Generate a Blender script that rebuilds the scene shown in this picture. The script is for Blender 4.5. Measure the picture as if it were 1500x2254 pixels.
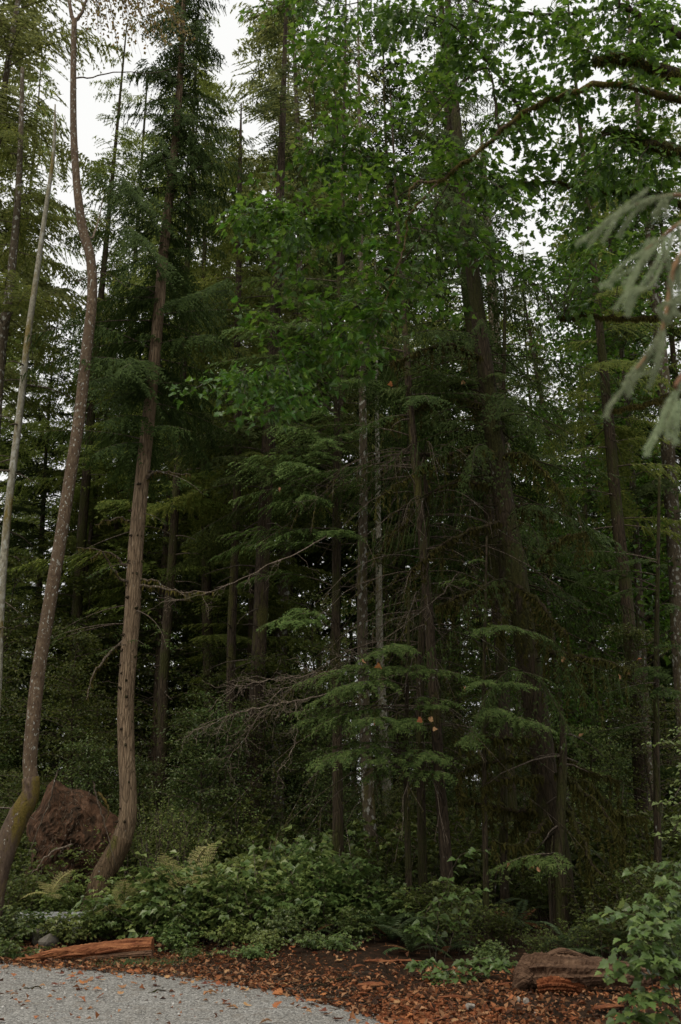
import bpy, math, random
import numpy as np
from math import radians, sin, cos, pi

# ------------------------------------------------------------------ clean + camera + light
for o in list(bpy.data.objects): bpy.data.objects.remove(o)
S = bpy.context.scene
COL = S.collection
rnd = random.Random(7)
R = np.random.default_rng(11)

PITCH = radians(18.26); FPX = 2190.0; CAMZ = 1.5
cam = bpy.data.cameras.new('camera'); cam.sensor_fit = 'VERTICAL'; cam.sensor_height = 36
cam.lens = 36 * FPX / 2254; cam.clip_end = 2000
cam.dof.use_dof = True; cam.dof.focus_distance = 15.5; cam.dof.aperture_fstop = 2.8
co = bpy.data.objects.new('camera', cam); COL.objects.link(co)
co.location = (0, 0, CAMZ); co.rotation_euler = (radians(90) + PITCH, 0, 0)
S.camera = co

SUN_EL, SUN_AZ = radians(58), radians(205)
w = bpy.data.worlds.new('World'); S.world = w; w.use_nodes = True
nt = w.node_tree; nt.nodes.clear()
sky = nt.nodes.new('ShaderNodeTexSky'); sky.sky_type = 'NISHITA'; sky.sun_disc = False
sky.sun_elevation = SUN_EL; sky.sun_rotation = SUN_AZ; sky.air_density = 1.0; sky.dust_density = 4.0
hs = nt.nodes.new('ShaderNodeHueSaturation'); hs.inputs['Saturation'].default_value = .12
nt.links.new(sky.outputs[0], hs.inputs['Color'])
mx = nt.nodes.new('ShaderNodeMix'); mx.data_type = 'RGBA'; mx.inputs[0].default_value = .9
nt.links.new(hs.outputs[0], mx.inputs[6]); mx.inputs[7].default_value = (8.6, 8.6, 8.45, 1)
bg = nt.nodes.new('ShaderNodeBackground'); bg.inputs[1].default_value = .1
nt.links.new(mx.outputs[2], bg.inputs[0])
wo = nt.nodes.new('ShaderNodeOutputWorld'); nt.links.new(bg.outputs[0], wo.inputs[0])

sl = bpy.data.lights.new('sun', 'SUN'); sl.energy = 1.5; sl.angle = radians(28); sl.color = (1, .90, .74)
so = bpy.data.objects.new('sun', sl); COL.objects.link(so)
# light comes from behind the camera, high, a little from the left
so.rotation_euler = (radians(90) - SUN_EL, 0, radians(-25))

S.view_settings.view_transform = 'Standard'; S.view_settings.look = 'None'
S.view_settings.exposure = 0.30; S.view_settings.gamma = 1; S.view_settings.use_curve_mapping = False
S.render.engine = 'CYCLES'
S.cycles.max_bounces = 5; S.cycles.diffuse_bounces = 3; S.cycles.glossy_bounces = 2
S.cycles.transmission_bounces = 3; S.cycles.transparent_max_bounces = 4

# ------------------------------------------------------------------ photo pixel -> place
def ray(px, py):
    u, v = (px - 750) / FPX, (1127 - py) / FPX
    return np.array([u, cos(PITCH) - v * sin(PITCH), sin(PITCH) + v * cos(PITCH)])
def W(px, py, Y):
    d = ray(px, py); return np.array([0, 0, CAMZ]) + d * (Y / d[1])
def G(px, py, z=0.0):
    d = ray(px, py); return np.array([0, 0, CAMZ]) + d * ((z - CAMZ) / d[2])
def PX(px, py, Y):                       # photo pixels per metre at that place
    d = ray(px, py); return FPX / (Y / d[1])

EDGE = [G(*p)[:2] for p in ((-40, 2117), (0, 2121), (200, 2136), (400, 2150), (560, 2172), (640, 2192), (700, 2205), (770, 2228), (850, 2254))]
ex = np.array([-60, -25, -10] + [e[0] for e in EDGE] + [1.4, 3.5, 8, 20, 60])
ey = np.array([26, 19, 15.6] + [e[1] for e in EDGE] + [8.0, 6.0, 3.5, -2, -20])
def edge(x): return np.interp(x, ex, ey)
def sst(t): t = np.clip(t, 0, 1); return t * t * (3 - 2 * t)
def nz(x, y):
    return (np.sin(x * 1.3 + 1.1 * np.sin(y * .7)) * np.cos(y * 1.1 + x * .4) + .5 * np.sin(x * 3.1 + y * 2.3) * np.sin(y * 2.7 - x * 1.2 + 1)) / 1.5
def H(x, y):
    x = np.asarray(x, float); y = np.asarray(y, float)
    d = y - edge(x); w_ = sst((x + .2) / 1.5); d = np.where(d > 0, d * (1 - w_) + (y - 11.8) * w_, d)
    h = .22 * sst(d / 4) + .05 * nz(x, y) * sst(d / 1.2) + .014 * np.clip(d - 6, 0, 60)
    h += .07 * np.exp(-(((x - 1.9) / 1.3) ** 2 + ((y - 10.6) / .9) ** 2))
    return h

# ------------------------------------------------------------------ materials
def mat(name):
    m = bpy.data.materials.new(name); m.use_nodes = True
    n = m.node_tree; p = n.nodes['Principled BSDF']; return m, n, p
def lk(n, a, b): n.links.new(a, b)
def ramp(n, src, stops, interp='LINEAR'):
    r = n.nodes.new('ShaderNodeValToRGB'); r.color_ramp.interpolation = interp
    cr = r.color_ramp
    while len(cr.elements) > 1: cr.elements.remove(cr.elements[-1])
    cr.elements[0].position = stops[0][0]; cr.elements[0].color = (*stops[0][1], 1)
    for p_, c in stops[1:]:
        e = cr.elements.new(p_); e.color = (*c, 1)
    lk(n, src, r.inputs[0]); return r.outputs[0]
def noise(n, scale, detail=6, rough=.6, vec=None, dist=0):
    t = n.nodes.new('ShaderNodeTexNoise'); t.inputs['Scale'].default_value = scale
    t.inputs['Detail'].default_value = detail; t.inputs['Roughness'].default_value = rough
    t.inputs['Distortion'].default_value = dist
    if vec is not None: lk(n, vec, t.inputs['Vector'])
    return t.outputs[0]
def coords(n, sc=(1, 1, 1)):
    t = n.nodes.new('ShaderNodeTexCoord'); m = n.nodes.new('ShaderNodeMapping'); m.inputs['Scale'].default_value = sc
    lk(n, t.outputs['Object'], m.inputs[0]); return m.outputs[0]
def mixc(n, f, a, b, mode='MIX'):
    x = n.nodes.new('ShaderNodeMix'); x.data_type = 'RGBA'; x.blend_type = mode
    for s, v in ((x.inputs[0], f), (x.inputs[6], a), (x.inputs[7], b)):
        if hasattr(v, 'links'): lk(n, v, s)
        elif isinstance(v, tuple): s.default_value = (*v, 1)
        else: s.default_value = v
    return x.outputs[2]
def bump(n, p, h, strength, dist=.02):
    b = n.nodes.new('ShaderNodeBump'); b.inputs['Strength'].default_value = strength; b.inputs['Distance'].default_value = dist
    lk(n, h, b.inputs['Height']); lk(n, b.outputs[0], p.inputs['Normal'])
def g3(a, k): return tuple(min(1, c * k) for c in a)

def leaf_mat(name, cols, rough=.5, trans=.35, spec=.3):
    """colours vary leaf by leaf and plant by plant"""
    m, n, p = mat(name)
    ge = n.nodes.new('ShaderNodeNewGeometry'); oi = n.nodes.new('ShaderNodeObjectInfo')
    k = len(cols)
    c = ramp(n, ge.outputs['Random Per Island'], [(i / max(1, k - 1), cc) for i, cc in enumerate(cols)])
    hv = n.nodes.new('ShaderNodeHueSaturation')
    mr = n.nodes.new('ShaderNodeMapRange'); mr.inputs[3].default_value = .75; mr.inputs[4].default_value = 1.25
    lk(n, oi.outputs['Random'], mr.inputs[0]); lk(n, mr.outputs[0], hv.inputs['Value'])
    mr2 = n.nodes.new('ShaderNodeMapRange'); mr2.inputs[3].default_value = .49; mr2.inputs[4].default_value = .51
    lk(n, oi.outputs['Random'], mr2.inputs[0]); lk(n, mr2.outputs[0], hv.inputs['Hue'])
    lk(n, c, hv.inputs['Color'])
    lk(n, hv.outputs[0], p.inputs['Base Color']); p.inputs['Roughness'].default_value = rough
    p.inputs['Specular IOR Level'].default_value = spec
    if trans > 0:
        t = n.nodes.new('ShaderNodeBsdfTranslucent'); ms = n.nodes.new('ShaderNodeMixShader'); ms.inputs[0].default_value = trans
        hb = n.nodes.new('ShaderNodeHueSaturation'); hb.inputs['Value'].default_value = 1.5; hb.inputs['Hue'].default_value = .49
        lk(n, hv.outputs[0], hb.inputs['Color']); lk(n, hb.outputs[0], t.inputs[0])
        out = n.nodes['Material Output']
        lk(n, p.outputs[0], ms.inputs[1]); lk(n, t.outputs[0], ms.inputs[2]); lk(n, ms.outputs[0], out.inputs[0])
    return m

def bark_mat(name, c1, c2, moss=.2, lichen=.15, fiss=6, mosscol=(.09, .085, .02), zs=.16, ls=14):
    m, n, p = mat(name)
    v = coords(n, (1, 1, zs)); v1 = coords(n)
    a = noise(n, fiss * 5, 8, .7, v, .5)
    vo = n.nodes.new('ShaderNodeTexVoronoi'); vo.inputs['Scale'].default_value = fiss * 3.2; vo.feature = 'DISTANCE_TO_EDGE'
    lk(n, v, vo.inputs['Vector'])
    col = ramp(n, a, [(.3, g3(c1, .45)), (.45, c1), (.6, c2), (.78, g3(c2, 1.35))])
    vr = ramp(n, vo.outputs['Distance'], [(0, (.35, .35, .35)), (.1, (1, 1, 1))])
    col = mixc(n, .7 if zs < .3 else .12, col, vr, 'MULTIPLY')
    big = noise(n, 1.3, 4, .6, v1)
    col = mixc(n, ramp(n, big, [(.35, (0, 0, 0)), (.7, (.6, .6, .6))]), col, g3(c2, .6))
    if lichen > 0:
        li = noise(n, ls, 3, .5, coords(n, (1, 1, .6)))
        f = ramp(n, li, [(.72 - lichen * .30, (0, 0, 0)), (.77 - lichen * .30, (.8, .8, .8))])
        col = mixc(n, f, col, (.34, .34, .30))
    if moss > 0:
        mo = noise(n, 3.2, 8, .7, coords(n, (1, 1, .35)))
        f = ramp(n, mo, [(.66 - moss * .45, (0, 0, 0)), (.76 - moss * .45, (1, 1, 1))])
        mc = ramp(n, noise(n, 40, 4, .7, v1), [(.3, g3(mosscol, .5)), (.7, g3(mosscol, 1.4))])
        col = mixc(n, f, col, mc)
    lk(n, col, p.inputs['Base Color']); p.inputs['Roughness'].default_value = .9; p.inputs['Specular IOR Level'].default_value = .15
    ad = n.nodes.new('ShaderNodeMath'); ad.operation = 'ADD'
    lk(n, a, ad.inputs[0]); lk(n, vr, ad.inputs[1])
    bump(n, p, ad.outputs[0] if zs < .3 else a, .9, .025)
    return m

def soil_mat():
    m, n, p = mat('forest floor duff')
    v = coords(n)
    a = noise(n, 9, 9, .75, v); b = noise(n, 60, 5, .7, v)
    c = ramp(n, a, [(.3, (.012, .008, .005)), (.5, (.032, .02, .012)), (.62, (.07, .035, .018)), (.75, (.035, .038, .016))])
    c = mixc(n, .6, c, ramp(n, b, [(.35, (.4, .4, .4)), (.65, (1.0, .95, .9))]), 'MULTIPLY')
    lk(n, c, p.inputs['Base Color']); p.inputs['Roughness'].default_value = .95; p.inputs['Specular IOR Level'].default_value = .1
    bump(n, p, a, .9, .06); return m
def gravel_mat():
    m, n, p = mat('grey gravel')
    v = coords(n)
    vo = n.nodes.new('ShaderNodeTexVoronoi'); vo.inputs['Scale'].default_value = 62; lk(n, v, vo.inputs['Vector'])
    bw = n.nodes.new('ShaderNodeRGBToBW'); lk(n, vo.outputs['Color'], bw.inputs[0])
    c = ramp(n, bw.outputs[0], [(.2, (.10, .098, .092)), (.5, (.215, .212, .20)), (.8, (.38, .373, .35))])
    big = noise(n, .9, 5, .6, v)
    c = mixc(n, .5, c, ramp(n, big, [(.35, (.72, .70, .67)), (.65, (1, 1, 1))]), 'MULTIPLY')
    d = noise(n, 5, 7, .7, v)
    c = mixc(n, ramp(n, d, [(.52, (0, 0, 0)), (.72, (.65, .65, .65))]), c, (.13, .10, .07))
    lk(n, c, p.inputs['Base Color']); p.inputs['Roughness'].default_value = .9; p.inputs['Specular IOR Level'].default_value = .2
    iv = n.nodes.new('ShaderNodeMath'); iv.operation = 'SUBTRACT'; iv.inputs[0].default_value = 1; lk(n, vo.outputs['Distance'], iv.inputs[1])
    bump(n, p, iv.outputs[0], .8, .012); return m
def rock_mat(name, a, b, moss=0):
    m, n, p = mat(name); v = coords(n)
    x = noise(n, 9, 9, .7, v)
    c = ramp(n, x, [(.3, a), (.65, b)])
    if moss: c = mixc(n, ramp(n, noise(n, 5, 6, .7, v), [(.5, (0, 0, 0)), (.62, (.9, .9, .9))]), c, (.05, .05, .018))
    lk(n, c, p.inputs['Base Color']); p.inputs['Roughness'].default_value = .85
    bump(n, p, x, .6, .03); return m
def rot_mat(name, stops, zs=(1, 1, 1), sc=10):
    m, n, p = mat(name); v = coords(n, zs)
    x = noise(n, sc, 10, .75, v, .6)
    c = ramp(n, x, stops)
    c = mixc(n, .5, c, ramp(n, noise(n, 3, 5, .6, coords(n)), [(.35, (.45, .42, .4)), (.65, (1, 1, 1))]), 'MULTIPLY')
    lk(n, c, p.inputs['Base Color']); p.inputs['Roughness'].default_value = .9; p.inputs['Specular IOR Level'].default_value = .15
    bump(n, p, x, 1, .04); return m

M = {}
M['soil'] = soil_mat(); M['gravel'] = gravel_mat()
M['bark_hero'] = bark_mat('grey brown fissured hemlock bark', (0.156, 0.106, 0.066), (0.285, 0.207, 0.132), 0, .06, 7, zs=.12)
M['bark_hero_base'] = bark_mat('mossy hemlock butt bark', (0.096, 0.064, 0.036), (0.176, 0.120, 0.072), .3, .04, 7)
M['bark_red'] = bark_mat('smooth reddish alder bark', (0.081, 0.054, 0.035), (0.140, 0.100, 0.064), 0, .38, 4, zs=.5, ls=30)
M['bark_red_moss'] = bark_mat('moss covered alder butt', (.07, .048, .035), (.12, .085, .06), .5, .15, 4, (.10, .075, .018), .5)
M['bark_pale'] = bark_mat('pale lichen alder bark', (0.187, 0.170, 0.126), (0.306, 0.289, 0.222), .32, .5, 4, (.15, .115, .035), .5)
M['bark_dark'] = bark_mat('dark mossy spruce bark', (0.036, 0.026, 0.016), (0.068, 0.050, 0.031), .45, .08, 6, (.040, .040, .012))
M['bark_mid'] = bark_mat('brown hemlock bark', (0.043, 0.031, 0.020), (0.086, 0.063, 0.041), .28, .10, 6, (.075, .07, .02))
M['bark_lich'] = bark_mat('white patched bark', (0.068, 0.053, 0.035), (0.124, 0.099, 0.065), .25, .5, 5, (.085, .075, .025), .4)
M['moss'] = leaf_mat('hanging moss', [(.045, .045, .012), (.085, .075, .02), (.13, .105, .03)], .9, .3, .05)
M['moss_dark'] = leaf_mat('dark hanging moss', [(0.031, 0.032, 0.009), (0.053, 0.051, 0.014), (0.085, 0.075, 0.021)], .9, .25, .05)
M['twig'] = bark_mat('dead twig bark', (.10, .075, .055), (.2, .16, .12), .1, .25, 8)
M['twig_pale'] = bark_mat('bleached dead wood', (.2, .155, .115), (.34, .275, .215), 0, .1, 8)
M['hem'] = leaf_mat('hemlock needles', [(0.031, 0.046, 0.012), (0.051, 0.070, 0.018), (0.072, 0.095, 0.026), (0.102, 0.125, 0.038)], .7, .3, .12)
M['hem_far'] = leaf_mat('hazed conifer needles', [(0.073, 0.100, 0.021), (0.109, 0.146, 0.032), (0.150, 0.187, 0.041), (0.207, 0.231, 0.057)], .7, .5, .12)  # albedo raised so the colour itself carries the distance haze
M['hem_grey'] = leaf_mat('greyish hazed conifer needles', [(0.103, 0.121, 0.038), (0.150, 0.180, 0.056), (0.195, 0.226, 0.071), (0.260, 0.279, 0.095)], .7, .5, .12)  # haze is put into this lighter grey-green as well
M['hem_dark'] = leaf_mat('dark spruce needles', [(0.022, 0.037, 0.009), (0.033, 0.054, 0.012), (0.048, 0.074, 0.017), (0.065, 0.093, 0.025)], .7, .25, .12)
M['maple'] = leaf_mat('bigleaf maple leaf', [(0.027, 0.067, 0.007), (0.042, 0.107, 0.010), (0.059, 0.144, 0.014), (0.090, 0.193, 0.022), (0.126, 0.225, 0.030)], .34, .45, .55)
M['shrub'] = leaf_mat('understory leaf', [(0.049, 0.083, 0.021), (0.078, 0.122, 0.031), (0.112, 0.161, 0.045), (0.169, 0.205, 0.059)], .38, .3, .5)
M['shrub_lt'] = leaf_mat('pale understory leaf', [(0.091, 0.129, 0.035), (0.133, 0.178, 0.049), (0.174, 0.214, 0.059), (0.237, 0.264, 0.077)], .38, .35, .5)
M['hem_lit'] = leaf_mat('front-lit hemlock needles', [(0.043, 0.072, 0.019), (0.066, 0.102, 0.026), (0.090, 0.131, 0.035), (0.127, 0.165, 0.048)], .7, .3, .12)  # lighter copy of hemlock needles, light from the open front painted in
M['shrub_dk'] = leaf_mat('deep green understory leaf', [(0.032, 0.048, 0.010), (0.053, 0.071, 0.014), (0.076, 0.097, 0.018), (0.109, 0.121, 0.026)], .5, .35, .35)
M['yellow_leaf'] = leaf_mat('yellowing leaf', [(.12, .13, .03), (.22, .19, .05), (.3, .2, .06), (.14, .15, .05)], .5, .5, .3)
M['fern'] = leaf_mat('sword fern frond', [(0.040, 0.065, 0.024), (0.057, 0.089, 0.032), (0.086, 0.121, 0.043)], .5, .3, .35)
M['fern_brown'] = leaf_mat('withered fern frond', [(.14, .07, .03), (.2, .10, .045), (.26, .15, .07)], .8, .3, .1)
M['bracken'] = leaf_mat('yellowing bracken', [(0.270, 0.269, 0.095), (0.383, 0.362, 0.147), (0.496, 0.433, 0.211)], .6, .4, .2)
M['litter'] = leaf_mat('fallen leaf litter', [(0.032, 0.017, 0.010), (0.084, 0.035, 0.016), (0.180, 0.069, 0.027), (0.296, 0.116, 0.043), (0.380, 0.211, 0.104), (0.116, 0.053, 0.026)], .7, .1, .2)
M['fallen'] = leaf_mat('fallen maple leaf', [(0.276, 0.098, 0.034), (0.391, 0.149, 0.057), (0.184, 0.069, 0.029)], .65, .15, .25)
M['fallen_tan'] = leaf_mat('dry tan leaf', [(.36, .21, .10), (.30, .15, .07)], .65, .15, .25)
M['fallen_dark'] = leaf_mat('dark wet leaf', [(.16, .05, .025), (.11, .04, .02)], .5, .1, .4)
M['spruce_pale'] = leaf_mat('silvery needles', [(0.199, 0.248, 0.144), (0.271, 0.313, 0.193), (0.361, 0.396, 0.258)], .6, .3, .2)
M['spruce_twig'] = leaf_mat('reddish twig', [(.2, .11, .06)], .8, 0, .2)
M['rock'] = rock_mat('grey brown stone', (.05, .045, .04), (.15, .135, .11), 1)
M['rock_pale'] = rock_mat('pale stone', (.16, .14, .12), (.36, .32, .27))
M['concrete'] = rock_mat('weathered concrete', (.16, .16, .165), (.34, .35, .355))
M['rot_red'] = rot_mat('red rotten wood', [(.3, (.07, .022, .012)), (.45, (.20, .07, .032)), (.58, (.36, .15, .065)), (.72, (.5, .26, .13))], (1.2, 9, 9), 2.2)
M['rot_chip'] = rot_mat('crumbled red wood', [(.3, (.08, .025, .012)), (.5, (.26, .085, .035)), (.7, (.42, .17, .07))], (1, 1, 1), 14)
M['rot_brown'] = rot_mat('brown weathered wood', [(.3, (.03, .018, .012)), (.45, (.11, .062, .038)), (.6, (.2, .12, .075)), (.75, (.30, .20, .13))], (1.5, 7, 7), 3)
M['root_soil'] = rot_mat('torn reddish root plate', [(.3, (.012, .008, .005)), (.45, (.045, .028, .017)), (.55, (.10, .052, .03)), (.63, (.17, .105, .07)), (.70, (.04, .042, .017))], (1.6, 1.6, .8), 4)
M['wood_end'] = rot_mat('cut end of log', [(.35, (.10, .06, .04)), (.65, (.3, .2, .12))], (1, 1, 1), 8)
m, n, p = mat('gravel stones'); ge = n.nodes.new('ShaderNodeNewGeometry')
lk(n, ramp(n, ge.outputs['Random Per Island'], [(0, (.12, .12, .115)), (.5, (.24, .24, .23)), (1, (.46, .45, .43))]), p.inputs['Base Color']); p.inputs['Roughness'].default_value = .8
M['stones'] = m
m, n, p = mat('grass blades'); p.inputs['Base Color'].default_value = (.07, .12, .03, 1); M['grass'] = m

# ------------------------------------------------------------------ mesh helpers
class MB:
    def __init__(s): s.V = []; s.T = []; s.Q = []; s.n = 0
    def add(s, V, T=None, Q=None):
        V = np.asarray(V, np.float32).reshape(-1, 3); s.V.append(V)
        if T is not None and len(T): s.T.append(np.asarray(T, np.int32).reshape(-1, 3) + s.n)
        if Q is not None and len(Q): s.Q.append(np.asarray(Q, np.int32).reshape(-1, 4) + s.n)
        s.n += len(V); return s
    def mesh(s, name, material, smooth=False):
        me = bpy.data.meshes.new(name)
        V = np.concatenate(s.V) if s.V else np.zeros((0, 3), np.float32)
        T = np.concatenate(s.T) if s.T else np.zeros((0, 3), np.int32)
        Q = np.concatenate(s.Q) if s.Q else np.zeros((0, 4), np.int32)
        me.vertices.add(len(V)); me.vertices.foreach_set('co', V.ravel())
        L = np.concatenate([T.ravel(), Q.ravel()]); me.loops.add(len(L)); me.loops.foreach_set('vertex_index', L)
        st = np.concatenate([np.arange(len(T)) * 3, len(T) * 3 + np.arange(len(Q)) * 4]).astype(np.int32)
        me.polygons.add(len(st)); me.polygons.foreach_set('loop_start', st)
        me.polygons.foreach_set('use_smooth', np.full(len(st), smooth))
        me.update(calc_edges=True); me.materials.append(material); me.validate()
        return me

def link(name, me, parent=None, kind=None, label=None):
    o = bpy.data.objects.new(name, me); COL.objects.link(o)
    if parent is not None: o.parent = parent
    if kind: o['kind'] = kind
    if label: o['label'] = label
    return o
def thing(name, label, cat, loc=(0, 0, 0), rz=0, group=None, me=None):
    o = bpy.data.objects.new(name, me); COL.objects.link(o)
    o.location = [float(v) for v in loc]; o.rotation_euler = (0, 0, rz)
    o['label'] = label; o['category'] = cat
    if group: o['group'] = group
    return o
def copy_tree(root, loc, rz=0, sc=1, label=None, group=None):
    def cp(o, par):
        c = o.copy(); COL.objects.link(c); c.parent = par
        for ch in KIDS.get(o.name, []): cp(ch, c)
        return c
    c = cp(root, None); c.location = [float(v) for v in loc]; c.rotation_euler = (0, 0, rz)
    c.scale = (sc, sc, sc) if not hasattr(sc, '__len__') else sc
    if label: c['label'] = label
    if group: c['group'] = group
    return c
KIDS = {}
def reg(root):
    def go(o):
        ch = [c for c in bpy.data.objects if c.parent == o]
        KIDS[o.name] = ch
        for c in ch: go(c)
    go(root); return root

def unit(v): return v / (np.linalg.norm(v, axis=-1, keepdims=True) + 1e-9)

def tubes(P, Rr, K=5, ref=(0, 0, 1), ridge=0.0, rng=None, cap=True):
    """P (B,N,3) centre lines, Rr (B,N) radii -> verts, quads, tris"""
    P = np.asarray(P, float); Rr = np.asarray(Rr, float)
    if P.ndim == 2: P = P[None]; Rr = Rr[None]
    B, N, _ = P.shape
    T = unit(np.gradient(P, axis=1)); ref = np.broadcast_to(np.array(ref, float), T.shape)
    a = unit(np.cross(T, ref)); b = np.cross(T, a)
    th = np.linspace(0, 2 * pi, K, endpoint=False)
    rad = Rr[:, :, None] * np.ones(K)
    if ridge and rng is not None:
        ph = rng.random((B, 1, 6)) * 6
        z = np.arange(N)[None, :, None]
        f = (np.sin(3 * th + ph[..., 0:1] + z * .05) * .5 + np.sin(5 * th + ph[..., 1:2] + z * .11) * .4 + np.sin(2 * th + ph[..., 2:3] - z * .07) * .6 + rng.normal(0, .35, (B, N, K)))
        rad = rad * (1 + ridge * f)
    V = P[:, :, None, :] + rad[..., None] * (np.cos(th)[None, None, :, None] * a[:, :, None, :] + np.sin(th)[None, None, :, None] * b[:, :, None, :])
    idx = np.arange(B * N * K).reshape(B, N, K)
    q = np.stack([idx[:, :-1, :], np.roll(idx, -1, 2)[:, :-1, :], np.roll(idx, -1, 2)[:, 1:, :], idx[:, 1:, :]], -1).reshape(-1, 4)
    tr = []
    if cap:
        for e in (0, -1):
            r = idx[:, e, :]
            for k in range(1, K - 1): tr.append(np.stack([r[:, 0], r[:, k], r[:, k + 1]], -1))
        tr = np.concatenate(tr)
    return V.reshape(-1, 3), q, tr
def add_tubes(mb, *a, **k):
    V, q, t = tubes(*a, **k); mb.add(V, t if len(t) else None, q)

def resample(pts, n):
    pts = np.asarray(pts, float); 
    # Catmull-Rom through the points
    P = np.vstack([2 * pts[0] - pts[1], pts, 2 * pts[-1] - pts[-2]]); out = []
    m_ = len(pts) - 1; t = np.linspace(0, m_, n)
    for u in t:
        i = min(int(u), m_ - 1); f = u - i; p0, p1, p2, p3 = P[i:i + 4]
        out.append(.5 * ((2 * p1) + (-p0 + p2) * f + (2 * p0 - 5 * p1 + 4 * p2 - p3) * f * f + (-p0 + 3 * p1 - 3 * p2 + p3) * f ** 3))
    return np.array(out)

def spikes(mb, base, d, nrm, L, Wd):
    """single-triangle needle sprigs"""
    d = unit(d); s = unit(np.cross(d, nrm)); L = np.asarray(L)[:, None]; Wd = np.asarray(Wd)[:, None]
    V = np.stack([base - s * Wd / 2, base + s * Wd / 2, base + d * L], 1)
    mb.add(V, np.arange(len(V) * 3))
def leaves(mb, base, d, nrm, L, Wd, fold=.25):
    d = unit(d); s = unit(np.cross(d, nrm)); n_ = np.cross(s, d); L = np.asarray(L)[:, None]; Wd = np.asarray(Wd)[:, None]
    mid = base + d * L * .42
    V = np.stack([base, mid + s * Wd / 2 + n_ * Wd * fold, base + d * L - n_ * L * .1, mid - s * Wd / 2 + n_ * Wd * fold], 1)
    i = np.arange(len(V))[:, None] * 4
    mb.add(V, np.concatenate([i + [0, 1, 2], i + [0, 2, 3]], 0))
def stamp(mb, TV, TT, base, d, nrm, sc, TQ=None):
    """copies of a template (x along leaf, y across, z up)"""
    d = unit(d); s = unit(np.cross(nrm, d)); n_ = np.cross(d, s)
    sc = np.asarray(sc)[:, None, None]
    V = base[:, None, :] + sc * (TV[None, :, 0:1] * d[:, None] + TV[None, :, 1:2] * s[:, None] + TV[None, :, 2:3] * n_[:, None])
    off = (np.arange(len(base)) * len(TV))[:, None, None]
    mb.add(V, (np.asarray(TT)[None] + off) if TT is not None else None, (np.asarray(TQ)[None] + off) if TQ is not None else None)

# lobed leaf template (unit length)
def lobed(lobes=5, seed=0, curl=.12):
    r = np.random.default_rng(seed)
    out = [(0, 0)]
    if lobes == 5:
        prof = [(.06, -.20), (-.02, -.36), (.16, -.36), (.22, -.55), (.34, -.36), (.45, -.42), (.42, -.18), (.62, -.28), (.66, -.14), (.78, -.16), (1, 0)]
    else:
        prof = [(.02, -.22), (.14, -.40), (.30, -.44), (.36, -.30), (.58, -.30), (.62, -.18), (1, 0)]
    out += prof + [(x, -y) for x, y in prof[-2::-1]]
    V = np.array([(x, y, 0) for x, y in out]); V[:, :2] += r.normal(0, .012, (len(V), 2)) * (np.arange(len(V)) > 0)[:, None]
    V = np.vstack([V, [.34, 0, 0]])
    V[:, 2] = curl * (-(V[:, 0] - .4) ** 2 * 1.3 + np.abs(V[:, 1]) * .9) + r.normal(0, .012, len(V))
    c = len(V) - 1; k = c
    T = [(c, i, (i + 1) % k) for i in range(k)]
    return V, np.array(T)
LV, LT = lobed(5, 1); SV, ST = lobed(3, 2, .16)

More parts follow.
